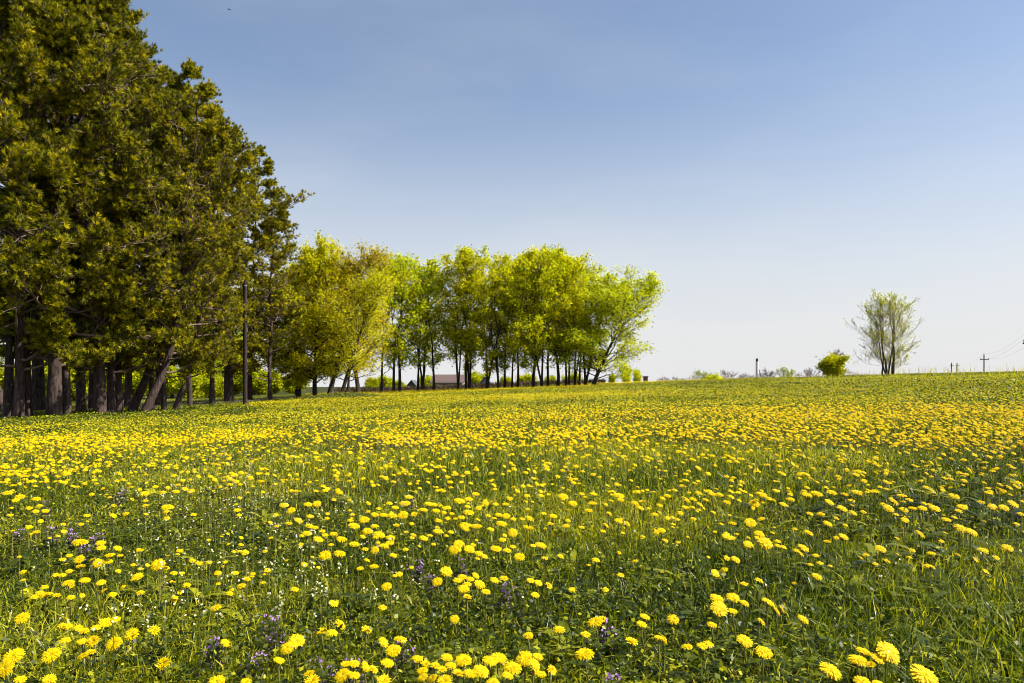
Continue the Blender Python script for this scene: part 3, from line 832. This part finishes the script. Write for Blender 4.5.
def tuft_cloud(name, tips, per, K, length, width, mat, seed, sigma=.18):
    """needle tufts: K thin blades fanning out from every tuft"""
    rs = np.random.RandomState(seed)
    T_ = np.array([t[0] for t in tips]); D_ = np.array([t[1] for t in tips])
    C = np.repeat(T_, per, 0) + rs.normal(0, sigma, (len(T_) * per, 3)) * np.array([[1, 1, .6]])
    D = np.repeat(D_, per, 0) + rs.normal(0, .35, (len(C), 3)) + np.array([[.12, -.12, .5]])
    D /= np.linalg.norm(D, axis=1)[:, None]
    tv = np.clip(.5 + rs.normal(0, .22, len(C)), 0, 1)
    c = np.repeat(C, K, 0); N = len(c)
    d = np.repeat(D, K, 0) * 1.0 + rs.normal(0, .42, (N, 3)); d /= np.linalg.norm(d, axis=1)[:, None]
    sde = np.cross(d, rs.normal(size=(N, 3))); sde /= np.linalg.norm(sde, axis=1)[:, None] + 1e-9
    L = length * rs.uniform(.6, 1.2, N)[:, None]; w = width * .5
    P = np.stack([c - d * L * .15, c + d * L * .35 + sde * w, c + d * L, c + d * L * .35 - sde * w], 1)
    b = np.arange(N)[:, None] * 4
    V = np.clip(np.repeat(np.repeat(tv, K), 4) + np.repeat(rs.normal(0, .12, N), 4), 0, 1)
    return mesh(name, P.reshape(-1, 3), b + np.array([[0, 1, 2, 3]]), None, mat, v=V)

def pine_variant(seed, H, R, first=.16, lean=(0, 0), nmain=50, shape='col', thick=.19):
    segs, tips = skeleton(seed, H, R, thick, first=first, nmain=nmain, ang=92, up=.35, levels=2, wander=.035, lean=lean, sub=(7, 4), shape=shape, top=.97)
    tr = tube_mesh('trunk', segs, M['bark_pine'], .02, lambda s: s[4] == 0)
    br = tube_mesh('branches', segs, M['twig'], .014, lambda s: s[4] > 0)
    cr = tuft_cloud('crown', tips, 1, 22, .19, .025, M['needle'], seed + 1, sigma=.09)
    print('pine', len(tips))
    return tr, br, cr

print('pines...')
PV = [pine_variant(101, 17, 3.1, .09, thick=.16), pine_variant(102, 17, 2.9, .12, thick=.14), pine_variant(103, 17, 3.2, .10, (.6, 0), thick=.22), pine_variant(104, 17, 2.8, .13, (.4, .3), thick=.12), pine_variant(105, 17, 2.8, .12, (2.6, .4), thick=.19)]

def place_tree(name, var, px, Y, H, label, cat, group, Hvar, tint=(1, 1, 1), rz=None, wide=1.0, parts=('trunk', 'branches', 'crown'), extra=None):
    p = at(px, Y)
    t = thing(name, label, cat, p - Vector((0, 0, .05)), rnd.uniform(0, 6.28) if rz is None else rz, group)
    s_ = H / Hvar
    t.scale = (s_ * wide, s_ * wide, s_)
    for nm, me in zip(parts, var):
        if me is None: continue
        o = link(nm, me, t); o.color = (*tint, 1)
    return t

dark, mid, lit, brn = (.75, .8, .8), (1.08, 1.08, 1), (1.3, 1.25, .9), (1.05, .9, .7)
GP = 'tall pines of the wood on the left'
PINES = [  # px, Y, top row, variant, rz, tint, label
 (8, 31, -90, 1, .3, mid, 'tall pine at the left picture edge, trunk half cut by the frame'),
 (18.5, 30.5, -70, 0, 1.2, lit, 'front pine with two-tone trunk close to the left edge, low bushy boughs'),
 (28, 31.5, -80, 3, 2.1, dark, 'slim dark pine just right of the front left-edge pine'),
 (54, 31, -75, 2, .8, mid, 'thick-trunked front pine lit along its right side'),
 (67, 31.5, -50, 1, 4.1, mid, 'pine close behind the right side of the thick front trunk'),
 (81, 38, -45, 0, 5.0, dark, 'pine set back in the gap between two thick front trunks'),
 (100, 32.5, -18, 2, 3.3, mid, 'widest straight pine trunk midway along the front row'),
 (110.5, 33.5, 5, 0, .9, lit, 'pine touching the right side of the widest straight trunk'),
 (119, 34, 25, 1, 2.7, mid, 'straight pine just left of the crossing leaning trunks'),
 (131, 36, 58, 4, -.1, mid, 'pine whose trunk leans right behind the crossing pair'),
 (144, 33.5, 68, 4, .35, lit, 'forward pine leaning right with light streaks on its bark'),
 (152, 37, 62, 3, 1.7, dark, 'dark upright pine between the leaning trunks'),
 (164, 34.5, 88, 0, 3.9, mid, 'straight pine with sunlit right side left of the big leaner'),
 (174.5, 35.5, 118, 4, .05, lit, 'big dark pine leaning far right at the end of the front row'),
 (38, 45, -30, 2, 2.2, dark, 'deep wood pine seen between the two left front groups'),
 (92, 47, 5, 1, .2, dark, 'deep wood pine right of the set-back trunk'),
 (128, 46, 40, 0, 1.1, dark, 'deep wood pine behind the crossing trunks'),
 (190, 43, 92, 3, 2.9, mid, 'pine behind the far-leaning trunk at the wood edge'),
 (212, 47, 108, 1, 5.5, mid, 'rear pine with crown just left of the bare utility pole'),
 (270, 50, 205, 0, 4.4, lit, 'outermost right pine standing beyond the bare utility pole'),
 (250, 53, 146, 3, .6, mid, 'pine behind the outermost right pine, trunk hidden by boughs'),
 (229, 49, 120, 2, 3.4, lit, 'pine whose crown rises directly behind the bare utility pole'),
 (5, 42, -60, 4, 3.0, dark, 'deep wood pine behind the left picture edge'),
 (158, 48, 72, 1, 1.3, dark, 'deep wood pine behind the straight sunlit trunk'),
]
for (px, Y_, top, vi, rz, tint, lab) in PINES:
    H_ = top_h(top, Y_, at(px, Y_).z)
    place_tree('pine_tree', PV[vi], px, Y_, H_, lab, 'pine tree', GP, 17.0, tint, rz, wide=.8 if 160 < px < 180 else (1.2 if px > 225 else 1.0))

print('broadleaf...')
def broad_variant(seed, H, R, r0, first, nmain, lean=(0, 0), leaves=9, size=.20, sigma=.26, ang=52, up=.35, shape='round', leaders=1, thin=1.0, sub=(5, 3), minr=.014, vbase=.5, wander=.06):
    segs, tips = skeleton(seed, H, R, r0, first=first, nmain=nmain, ang=ang, up=up, levels=2, wander=wander, lean=lean, sub=sub, shape=shape, leaders=leaders, thin=thin)
    tr = tube_mesh('trunk', segs, M['bark'], .02, lambda s: s[4] == 0)
    br = tube_mesh('branches', segs, M['twig'] if leaders > 4 else M['bark'], minr, lambda s: s[4] > 0)
    cr = leaf_cloud('crown', tips, leaves, sigma, size, M['leaf'], seed + 1, vbase=vbase) if leaves else None
    return tr, br, cr
BV = {
 'slim':  broad_variant(201, 12, 3.0, .105, .17, 26, leaves=5, size=.15, sigma=.15, sub=(5, 2), ang=54),
 'slim2': broad_variant(202, 12, 3.2, .09, .13, 24, lean=(.8, 0), leaves=4, size=.15, sigma=.15, sub=(5, 2), ang=56),
 'full':  broad_variant(203, 12, 3.5, .095, .16, 36, leaders=2, leaves=6, size=.15, sigma=.15, sub=(5, 2), ang=60, up=.15),
 'full2': broad_variant(204, 12, 3.7, .13, .20, 38, leaves=7, size=.155, lean=(.3, .3), sigma=.15, sub=(5, 2), ang=56, wander=.12),
 'fork':  broad_variant(205, 12, 3.5, .08, .17, 32, leaders=3, leaves=4, size=.15, sigma=.15, sub=(5, 2), ang=50),
 'lean':  broad_variant(206, 12, 5.2, .16, .08, 48, lean=(4.4, 0), leaves=6, size=.15, sigma=.20, sub=(6, 3), ang=66, up=.3),
 'dense': broad_variant(207, 12, 3.5, .20, .10, 48, leaves=12, size=.15, lean=(.5, 0), sigma=.20, ang=66, up=.2),
 'airy':  broad_variant(208, 12, 3.4, .15, .14, 42, lean=(3.0, 0), leaves=4, size=.12),
}
yel, grn, brw, fr = (1.13, 1.06, .9), (.92, 1.0, .9), (.92, .74, .8), (1.05, 1.05, 1)
GC = 'spring-green trees of the copse'
COPSE = [  # px, Y, top row, variant, rz, tint, label
 (298, 56, 262, 'dense', 2.0, yel, 'low bright tree half hidden by the outermost pine'),
 (315, 54, 237, 'dense', .0, yel, 'tallest bright yellow-green maple beside the pines, thick trunk'),
 (329, 53, 238, 'airy', .6, brw, 'thin brownish crown rising behind the tallest bright maple'),
 (341, 50, 268, 'airy', .15, yel, 'maple with dark trunk leaning right over the grassy mound'),
 (348, 55, 254, 'slim2', .0, brw, 'brownish thin-leaved tree behind the leaning maple'),
 (359, 58, 256, 'airy', 2.4, brw, 'short-trunked brownish tree right of the grassy mound'),
 (381.5, 62, 260, 'slim2', 1.0, grn, 'slim wavy trunk at the left end of the open copse'),
 (394, 63, 262, 'slim', 3.2, yel, 'thin tree just left of the tall airy green one'),
 (399.5, 63, 252, 'slim', .3, grn, 'tall airy green tree standing clear above its neighbours'),
 (418, 66, 262, 'slim2', 5.5, grn, 'thin slanting tree left of the brown house roof'),
 (423, 66, 257, 'fork', 1.2, yel, 'forked tree at the left corner of the brown house roof'),
 (434, 64, 256, 'slim2', 2.5, grn, 'thinnest straight tree in front of the brown roof'),
 (458, 63, 256, 'fork', .2, yel, 'V-shaped twin stem in front of the brown roof centre'),
 (466, 63, 250, 'slim', 4.0, yel, 'left one of the close upright pair before the roof end'),
 (469.5, 64, 249, 'full', 1.5, yel, 'right one of the close upright pair before the roof end'),
 (487, 62, 247, 'full', .0, fr, 'tall stout tree in front of the small blue gable'),
 (498.5, 61, 256, 'full', 2.2, yel, 'stout tree right of the small blue gable'),
 (505, 64, 262, 'slim', 3.0, grn, 'slender tree between two stout ones in the copse middle'),
 (512, 63, 258, 'slim2', .1, fr, 'curving slender tree in the copse middle'),
 (518, 64, 256, 'slim', 5.1, yel, 'straight slender tree right of the curving one'),
 (533.5, 62, 246, 'full2', .9, yel, 'tallest round-topped tree of the copse'),
 (542, 61, 247, 'full', 3.1, fr, 'broad tree right beside the tallest round top'),
 (548, 64, 250, 'slim', 1.9, yel, 'slim tree behind the two broad round crowns'),
 (558, 62, 250, 'full2', 4.6, yel, 'broad tree on the right shoulder of the high crown line'),
 (566, 63, 262, 'slim', .5, grn, 'first of the closely spaced slim trunks at the right'),
 (569.5, 65, 258, 'slim', 2.9, fr, 'second of the closely spaced slim trunks at the right'),
 (574.5, 63, 260, 'full', 5.6, fr, 'third of the closely spaced trunks at the right, wider crown'),
 (579.5, 65, 262, 'slim2', .2, grn, 'fourth of the closely spaced slim trunks, slanting right'),
 (585.5, 62, 257, 'full', .4, fr, 'tree just left of the outer leaning one'),
 (593, 60, 268, 'lean', .05, (.96, 1, .8), 'outermost right tree of the copse, leaning out over the field'),
]
for (px, Y_, top, vn, rz, tint, lab) in COPSE:
    b = at(px, Y_)
    H_ = top_h(top, Y_, b.z)
    place_tree('maple_tree', BV[vn], px, Y_, H_, lab, 'deciduous tree', GC, 12.0, tint, rz, wide=.84 if px == 315 else 1.35 if vn == 'lean' else (1.3 if px < 445 or px in (585.5, 579.5) else 1.08))

# lone leafless tree and its neighbours
print('lone...')
LV = broad_variant(301, 8, 3.0, .07, .05, 120, leaves=1, size=.085, sigma=.12, ang=64, up=.55, leaders=8, sub=(5, 3), minr=.009, vbase=.6)
b = at(888, 67)
lone = place_tree('lone_tree', LV, 887, 67, top_h(286, 67, b.z), 'lone many-stemmed tree with bare twigs and sparse new leaves on the crest', 'tree', None, 8.0, (1.0, 1.05, 1.0), .4, wide=1.14)

def shrub_variant(seed, leaves=14, size=.13, bare=False, mat=None, H=2.0, R=1.5, minr=.012):
    segs, tips = skeleton(seed, H, R, .05, first=.04, nmain=44, ang=72, up=.3, levels=1, wander=.08, sub=(6,), shape='round', leaders=4)
    st = tube_mesh('stems', segs, M['bark'], minr)
    lf = leaf_cloud('foliage', tips, leaves, .14, size, M['leaf'], seed + 1) if leaves else None
    return st, lf
SV = [shrub_variant(401, 9, .15, R=1.8), shrub_variant(402, 9), shrub_variant(403, 1, .12, minr=.02), shrub_variant(404, 5, .12)]
def shrub(name, px, Y_, base_row, top_row, vi, label, cat, group=None, tint=(1, 1, 1), wide=1.0, rz=None):
    b = at(px, Y_)
    if base_row is not None: b.z = EYE + (HY - base_row) / F * Y_
    gzv = gz(b.x, b.y); b.z = gzv - .05
    H_ = top_h(top_row, Y_, b.z)
    t = thing(name, label, cat, b, rnd.uniform(0, 6.28) if rz is None else rz, group)
    s_ = H_ / 2.05
    t.scale = (s_ * wide, s_ * wide, s_)
    for nm, me in zip(('stems', 'foliage'), SV[vi]):
        if me is None: continue
        o = link(nm, me, t); o.color = (*tint, 1)
    return t
shrub('round_bush', 833, 70, None, 354, 0, 'round yellow-green bush on the skyline left of the lone tree', 'bush', None, (.95, .92, .8), 1.05)
TW = solid_mat('pale_grey_twigs', (.16, .12, .10), (.28, .22, .19), 3, .9)
def bare_variant(seed, up):
    segs, tips = skeleton(seed, 8, 4.2, .22, first=.12, nmain=34, ang=62, up=up, levels=2, wander=.08, sub=(5, 3), leaders=2)
    tr = tube_mesh('trunk', segs, M['bark'], .06, lambda q: q[4] == 0)
    br = tube_mesh('branches', segs, TW, .032, lambda q: q[4] > 0)
    return tr, br, leaf_cloud('crown', tips, 1, .3, .22, M['leaf'], seed, vbase=.4)
NV = [bare_variant(501, .5), bare_variant(502, .2)]
# bare crown behind the bush
place_tree('bare_tree', NV[0][:2], 836, 74, top_h(347, 74, at(836, 74).z), 'leafless crown poking out above the round skyline bush', 'tree', 'distant leafless trees on the skyline', 8.0, (1, 1, 1), 1.0, .8)
for (px, Y_, top, lab) in [
     (852, 170, 369, 'tiny leafless tree between the round bush and lone tree'),
     (807, 180, 367, 'small leafless round tree left of the round bush'),
     (789, 150, 367, 'small upright tree midway between chimney and round bush'),
     (766, 170, 367, 'leafless tree just right of the thin chimney'),
     (748, 190, 372, 'low pair-like leafless tree just left of the thin chimney'),
     (741, 190, 373, 'lower leafless tree second to the left of the chimney'),
     (727, 180, 369, 'widest leafless round tree left of the chimney'),
     (703, 170, 370, 'upright pale-leaved tree on the skyline right of the copse'),
     (690, 190, 375, 'twiggy low tree at the left of the upright pale one'),
     (676, 200, 375, 'twiggy low tree on the skyline nearer the copse'),
     (664, 190, 375, 'twiggy low tree, nearest skyline one right of the brick post')]:
    b = at(px, Y_)
    nv = NV[px % 2]
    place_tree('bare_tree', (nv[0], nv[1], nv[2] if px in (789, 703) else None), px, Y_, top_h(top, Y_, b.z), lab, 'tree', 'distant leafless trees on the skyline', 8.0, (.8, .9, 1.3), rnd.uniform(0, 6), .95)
for (px, Y_, top, vi, lab, tint) in [
     (716, 150, 374, 0, 'low yellow-green bush on the skyline right of the pale tree', (1, 1, 1)),
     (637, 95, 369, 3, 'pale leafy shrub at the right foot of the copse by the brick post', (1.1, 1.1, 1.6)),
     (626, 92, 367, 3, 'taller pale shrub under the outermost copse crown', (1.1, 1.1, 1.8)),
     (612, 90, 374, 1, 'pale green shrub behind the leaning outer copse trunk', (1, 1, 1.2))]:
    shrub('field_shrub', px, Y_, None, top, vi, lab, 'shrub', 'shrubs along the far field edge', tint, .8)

# tall deciduous trees deep behind the pines
for (px, Y_, top, vn, lab) in [
     (12, 92, 262, 'full', 'deciduous tree deep in the wood, glimpsed at the left picture edge'), (48, 88, 270, 'full2', 'deciduous tree deep in the wood behind the thick lit pine'),
     (88, 90, 258, 'dense', 'deciduous tree deep in the wood behind the set-back pine'), (126, 92, 266, 'full', 'deciduous tree deep in the wood behind the crossing leaning pines'),
     (172, 88, 275, 'full2', 'deciduous tree deep in the wood behind the far-leaning pine'), (206, 86, 285, 'dense', 'deciduous tree behind the opening left of the utility pole'),
     (250, 88, 280, 'full', 'deciduous tree behind the pines just right of the utility pole')]:
    b = at(px, Y_)
    place_tree('maple_tree', BV[vn], px, Y_, top_h(top, Y_, b.z), lab, 'deciduous tree', 'deciduous trees deep behind the pines', 12.0, (.85, .95, .8), rnd.uniform(0, 6), 1.3)

# undergrowth among and behind the trees
GU = 'bright shrubs behind the pine trunks'
for (px, Y_, top, vi, lab) in [
     (5, 75, 366, 0, 'sunlit shrub seen low at the left picture edge behind trunks'), (32, 82, 360, 1, 'sunlit shrub glimpsed between the first front pines'),
     (75, 80, 358, 0, 'sunlit shrub in the gap right of the thick lit pine trunk'), (93, 90, 356, 1, 'sunlit shrub in the gap left of the widest trunk'),
     (122, 84, 356, 0, 'sunlit shrub behind the crossing leaning trunks'), (158, 80, 362, 1, 'sunlit shrub glimpsed left of the big leaner'),
     (188, 78, 372, 0, 'bright round shrub right of the big leaning pine'), (203, 82, 368, 1, 'bright shrub in the opening midway to the utility pole'),
     (216, 76, 376, 0, 'low bright shrub left of the utility pole'), (232, 86, 366, 1, 'bright shrub just left of the utility pole'),
     (258, 84, 368, 0, 'bright shrub just right of the utility pole'), (272, 90, 372, 1, 'shrub left of the outermost pine trunk'),
     (293, 88, 374, 0, 'shrub between the outermost pine and the bright maple'), (371, 96, 378, 1, 'yellowish shrub low behind the left copse gap'),
     (428, 122, 376, 1, 'pale yellow-green shrub touching the left end of the brown roof'), (476, 128, 372, 0, 'shrub rising behind the right end of the brown roof'),
     (505, 118, 377, 1, 'low shrub seen between the copse trunks right of the bluish cottage'), (527, 124, 374, 0, 'low shrub seen behind the tallest round-topped copse tree'),
     (551, 118, 376, 1, 'low shrub seen behind the two broad copse crowns'), (573, 122, 373, 0, 'low shrub seen behind the closely spaced copse trunks'),
     (398, 100, 380, 0, 'low yellowish shrub left of the small dark gable hut'), (385, 104, 376, 1, 'yellow-green shrub behind the slim wavy trunk')]:
    shrub('woodland_shrub', px, Y_, None, top, vi, lab, 'shrub', GU, (.78, .80, .8), 1.15)

# low brushwood bank behind the copse
def brush_bank():
    rs = np.random.RandomState(9)
    N = 9000
    t = rs.rand(N); px = 335 + t * 270
    Y_ = 70 + rs.rand(N) * 8
    x = (px - 512) / F * Y_
    P, Q, T, V = blades(x, Y_, rs.uniform(.15, .75, N), np.full(N, .05), rs.uniform(.1, 1.2, N), rs.uniform(0, .55, N), rs)
    m = leaf_mat('brushwood', [(0, (.03, .022, .015)), (.5, (.11, .075, .045)), (1, (.14, .14, .03))], .1, .9, .1)
    g = link('brushwood', mesh('brushwood', P, Q, T, m, v=V)); g['kind'] = 'stuff'
    g['label'] = 'low brown brushwood and dead leaves behind the copse trunks'; g['category'] = 'brushwood'
brush_bank()

# ------------------------------------------------------------------ poles, wires, chimney, houses
def cyl_pole(mb, x0, y0, z0, z1, ra, rb, k=12):
    mb.tube([(x0, y0, z0), (x0, y0, (z0 + z1) / 2), (x0, y0, z1)], [ra, (ra + rb) / 2, rb], k)

b = at(245, 38)
Hp = top_h(280, 38, b.z)
t = thing('utility_pole', 'bare dark wooden pole standing alone in front of the pines', 'utility pole', b, 0, None)
mb = MB(); cyl_pole(mb, 0, 0, -.3, Hp, .112, .088, 14); mb.build('pole', M['pole'], t, smooth=False)
mb = MB(); mb.tube([(0, 0, Hp - .32), (0, 0, Hp - .26)], .098, 14); mb.build('band', M['metal'], t)
mb = MB(); mb.tube([(-.10, 0, Hp - .12), (-.26, 0, Hp - .10), (-.26, 0, Hp + .03)], .014, 6); mb.build('hook', M['metal'], t)

def cross_pole(px, Y_, top_row, label, r=.13, arm=1.8, extra=None):
    b = at(px, Y_)
    H = top_h(top_row, Y_, b.z)
    t = thing('power_pole', label, 'power pole', b, math.radians(12), 'power poles on the skyline')
    mb = MB(); cyl_pole(mb, 0, 0, -.3, H, r, r * .75, 10); mb.build('pole', M['pole'], t)
    mb = MB(); mb.box(-arm / 2, arm / 2, -.06 - r, .06 - r, H - 1.25, H - 1.08); mb.build('crossarm', M['pole'], t)
    for s in (-arm / 2 + .1, 0, arm / 2 - .1):
        z0 = H if s == 0 else H - 1.08; yy = 0 if s == 0 else -r
        mb = MB(); mb.tube([(s, yy, z0), (s, yy, z0 + .14), (s, yy, z0 + .16), (s, yy, z0 + .30)], [.02, .02, .06, .045], 8); mb.build('insulator', M['metal'], t)
    return b, H
pA = cross_pole(984, 170, 354.5, 'far power pole with short crossarm standing on the skyline at right', .15, 2.3)
pB = cross_pole(1029, 84, 333, 'nearer power pole cut off by the right picture edge, crossarm end showing', .14, 1.9)
pC = cross_pole(957, 330, 363, 'right one of the two tiny distant power poles', .26, 2.0)
pD = cross_pole(951.5, 340, 363, 'left one of the two tiny distant power poles', .26, 2.0)
def wire(p, q, sag, label):
    p, q = Vector(p), Vector(q)
    pts = []
    for t in np.linspace(0, 1, 15):
        w_ = p.lerp(q, t); w_.z -= sag * 4 * t * (1 - t); pts.append(w_ - p)
    mb = MB(); mb.tube(pts, .008, 4)
    o = mb.build('power_wire', M['wire'], None, p)
    o['label'] = label; o['category'] = 'wire'; o['group'] = 'overhead wires between the skyline poles'
def tip(pp, s):
    b, H = pp
    return (b.x + s * math.cos(math.radians(12)), b.y + s * math.sin(math.radians(12)), b.z + H + (.3 if s == 0 else -.78))
wire(tip(pA, -1.05), tip(pB, -.85), .9, 'thin overhead wire on the left crossarm tips of the right-hand poles')
wire(tip(pA, 0), tip(pB, 0), .9, 'thin overhead wire between the tops of the right-hand poles')
wire(tip(pA, 1.05), tip(pB, .85), .9, 'thin overhead wire on the outer crossarm tips of the right-hand poles')
wire(tip(pC, 0), tip(pA, 0), 2.2, 'thin overhead wire from the tiny distant poles up to the far pole')

def col_mat(name, c, d=.8): return solid_mat(name, tuple(k * d for k in c), c, 3, .85)
b = at(757, 320)
t = thing('chimney', 'thin pale distant chimney with a dark top on the skyline', 'chimney', b)
Hc = top_h(358.5, 320, b.z)
mb = MB(); mb.tube([(0, 0, 0), (0, 0, Hc * .5), (0, 0, Hc - 1.3)], [.7, .62, .55], 12); mb.build('shaft', col_mat('pale_plaster', (.80, .72, .70)), t)
mb = MB(); mb.tube([(0, 0, Hc - 1.3), (0, 0, Hc)], [.5, .5], 12); mb.build('cap', col_mat('dark_cap', (.06, .05, .06)), t)

def gable_house(name, px0, px1, Y_, eave, ridge, depth, label, wallc, roofc, axis='x', rz=0.0, base=None):
    """house spanning image columns px0..px1 at distance Y_, rows of eave and ridge given"""
    xc = ((px0 + px1) / 2 - 512) / F * Y_
    wd = (px1 - px0) / F * Y_
    z0 = gz(xc, Y_) - .3
    ze = EYE + (HY - eave) / F * Y_ - z0; zr = EYE + (HY - ridge) / F * Y_ - z0
    t = thing(name, label, 'house', (xc, Y_, z0), rz)
    hw, hd = wd / 2, depth / 2
    wm, rm = col_mat(name + '_wall', wallc), solid_mat(name + '_roof', tuple(k * .8 for k in roofc), roofc, 2.5, .8, (1, 6, 1))
    ov = .35
    mb = MB()
    if axis == 'x':      # ridge runs across the view
        hwI = hw - ov
        mb.box(-hwI, hwI, -hd, hd, 0, ze)
        for s in (-1, 1): mb.add([(s * hwI, -hd, ze), (s * hwI, hd, ze), (s * hwI, 0, zr - .12)], (), [(0, 1, 2)])
        mb.build('wall', wm, t)
        mb = MB()
        for s in (-1, 1):
            v = [(-hw, s * (hd + ov), ze - .18), (hw, s * (hd + ov), ze - .18), (hw, 0, zr), (-hw, 0, zr)]
            v2 = [(a_, b_, c_ - .12) for a_, b_, c_ in v]
            mb.add(v + v2, [(0, 1, 2, 3), (4, 7, 6, 5), (0, 4, 5, 1), (0, 3, 7, 4), (1, 5, 6, 2)])
        mb.build('roof', rm, t)
    else:
        mb.box(-hw + ov, hw - ov, -hd, hd, 0, ze)
        for s in (-1, 1): mb.add([(-hw + ov, s * hd, ze), (hw - ov, s * hd, ze), (0, s * hd, zr - .15)], (), [(0, 1, 2)])
        mb.build('wall', wm, t)
        mb = MB()
        for s in (-1, 1):
            v = [(s * hw, -hd - ov, ze - .18), (s * hw, hd + ov, ze - .18), (0, hd + ov, zr), (0, -hd - ov, zr)]
            v2 = [(a_, b_, c_ - .12) for a_, b_, c_ in v]
            mb.add(v + v2, [(0, 1, 2, 3), (4, 7, 6, 5), (0, 4, 5, 1), (0, 3, 7, 4), (1, 5, 6, 2)])
        mb.build('roof', rm, t)
    return t, hw, hd, ze, zr
t, hw, hd, ze, zr = gable_house('long_house', 433, 466, 112, 381.5, 374.5, 8, 'long low house with pinkish-brown roof behind the copse trunks', (.5, .48, .42), (.12, .08, .07))
glass = solid_mat('dark_window_glass', (.02, .025, .03), (.05, .055, .06), 2, .15)
frame = col_mat('white_window_frame', (.75, .75, .72))
for xx in (-1.7, .7, 1.9):
    mb = MB(); mb.box(xx - .45, xx + .45, -hd - .05, -hd - .003, ze - 1.75, ze - .5); w_ = mb.build('window', frame, t)
    mb = MB(); mb.box(xx - .36, xx + .36, -hd - .07, -hd - .052, ze - 1.65, ze - .6); mb.build('pane', glass, w_)
mb = MB(); mb.box(1.2, 1.6, -.2, .2, zr - .6, zr + .4); mb.build('chimney_stack', col_mat('brick', (.30, .14, .10)), t)
mb = MB(); mb.box(-.8, 0.0, -hd - .06, -hd - .003, .3, ze - .4); mb.build('door', col_mat('brown_door', (.12, .08, .06)), t)
t, hw, hd, ze, zr = gable_house('gable_hut', 408.5, 418.5, 105, 384.5, 380, 4, 'small dark grey gabled hut left of the long brown roof', (.14, .15, .18), (.10, .10, .11), 'y')
mb = MB(); mb.box(-.25, .25, -hd - .05, -hd - .003, ze - 1.3, ze - .6); mb.build('window', frame, t)
t, hw, hd, ze, zr = gable_house('gable_cottage', 479, 492, 116, 383, 376.5, 5, 'small bluish gabled cottage right of the long brown roof', (.22, .25, .36), (.13, .13, .16), 'y')
mb = MB(); mb.box(-.35, .35, -hd - .05, -hd - .003, ze - 1.5, ze - .6); mb.build('window', frame, t)

# brick post at the right foot of the copse
b = at(645.5, 105)
t = thing('brick_pillar', 'short reddish-brown brick pillar at the far right foot of the copse', 'pillar', b)
Hb = top_h(376, 105, b.z)
mb = MB(); mb.box(-.28, .28, -.28, .28, -.2, Hb - .12); mb.build('shaft', col_mat('red_brick', (.26, .10, .09)), t)
mb = MB(); mb.box(-.36, .36, -.36, .36, Hb - .12, Hb); mb.build('cap', col_mat('pillar_cap', (.3, .28, .26)), t)

# two small birds high over the pines' edge and over the field
def bird(px, py, Y_, span, label, rz):
    p = Vector(((px - 512) / F * Y_, Y_, EYE + (HY - py) / F * Y_))
    mb = MB()
    mb.tube([(0, -.22, 0), (0, -.12, .0), (0, .05, .01), (0, .2, 0), (0, .34, 0)], [.01, .05, .06, .035, .012], 8)
    body = mb.build('bird', solid_mat('bird_feathers', (.02, .02, .022), (.04, .04, .045), 9, .7), None, p, True)
    body.rotation_euler = (0, .2, rz)
    body['label'] = label; body['category'] = 'bird'; body['group'] = 'birds in the sky'
    for s in (-1, 1):
        mb = MB()
        v = [(0, -.07, .03), (0, .08, .03), (s * span * .5, .03, .12), (s * span * .5, -.07, .12), (s * span, .0, .04)]
        v += [(a_, b_, c_ - .012) for a_, b_, c_ in v]
        mb.add(v, [(0, 1, 2, 3), (5, 8, 7, 6), (0, 3, 8, 5), (1, 6, 7, 2)], [(3, 2, 4), (8, 9, 7), (3, 4, 9), (2, 9, 4)])
        mb.build('wing', body.data.materials[0], body)
bird(229, 9.5, 110, .45, 'tiny dark bird flying high in the blue right of the pine tops', .6)
bird(816, 357, 120, .4, 'tiny dark bird low above the skyline left of the round bush', 2.2)
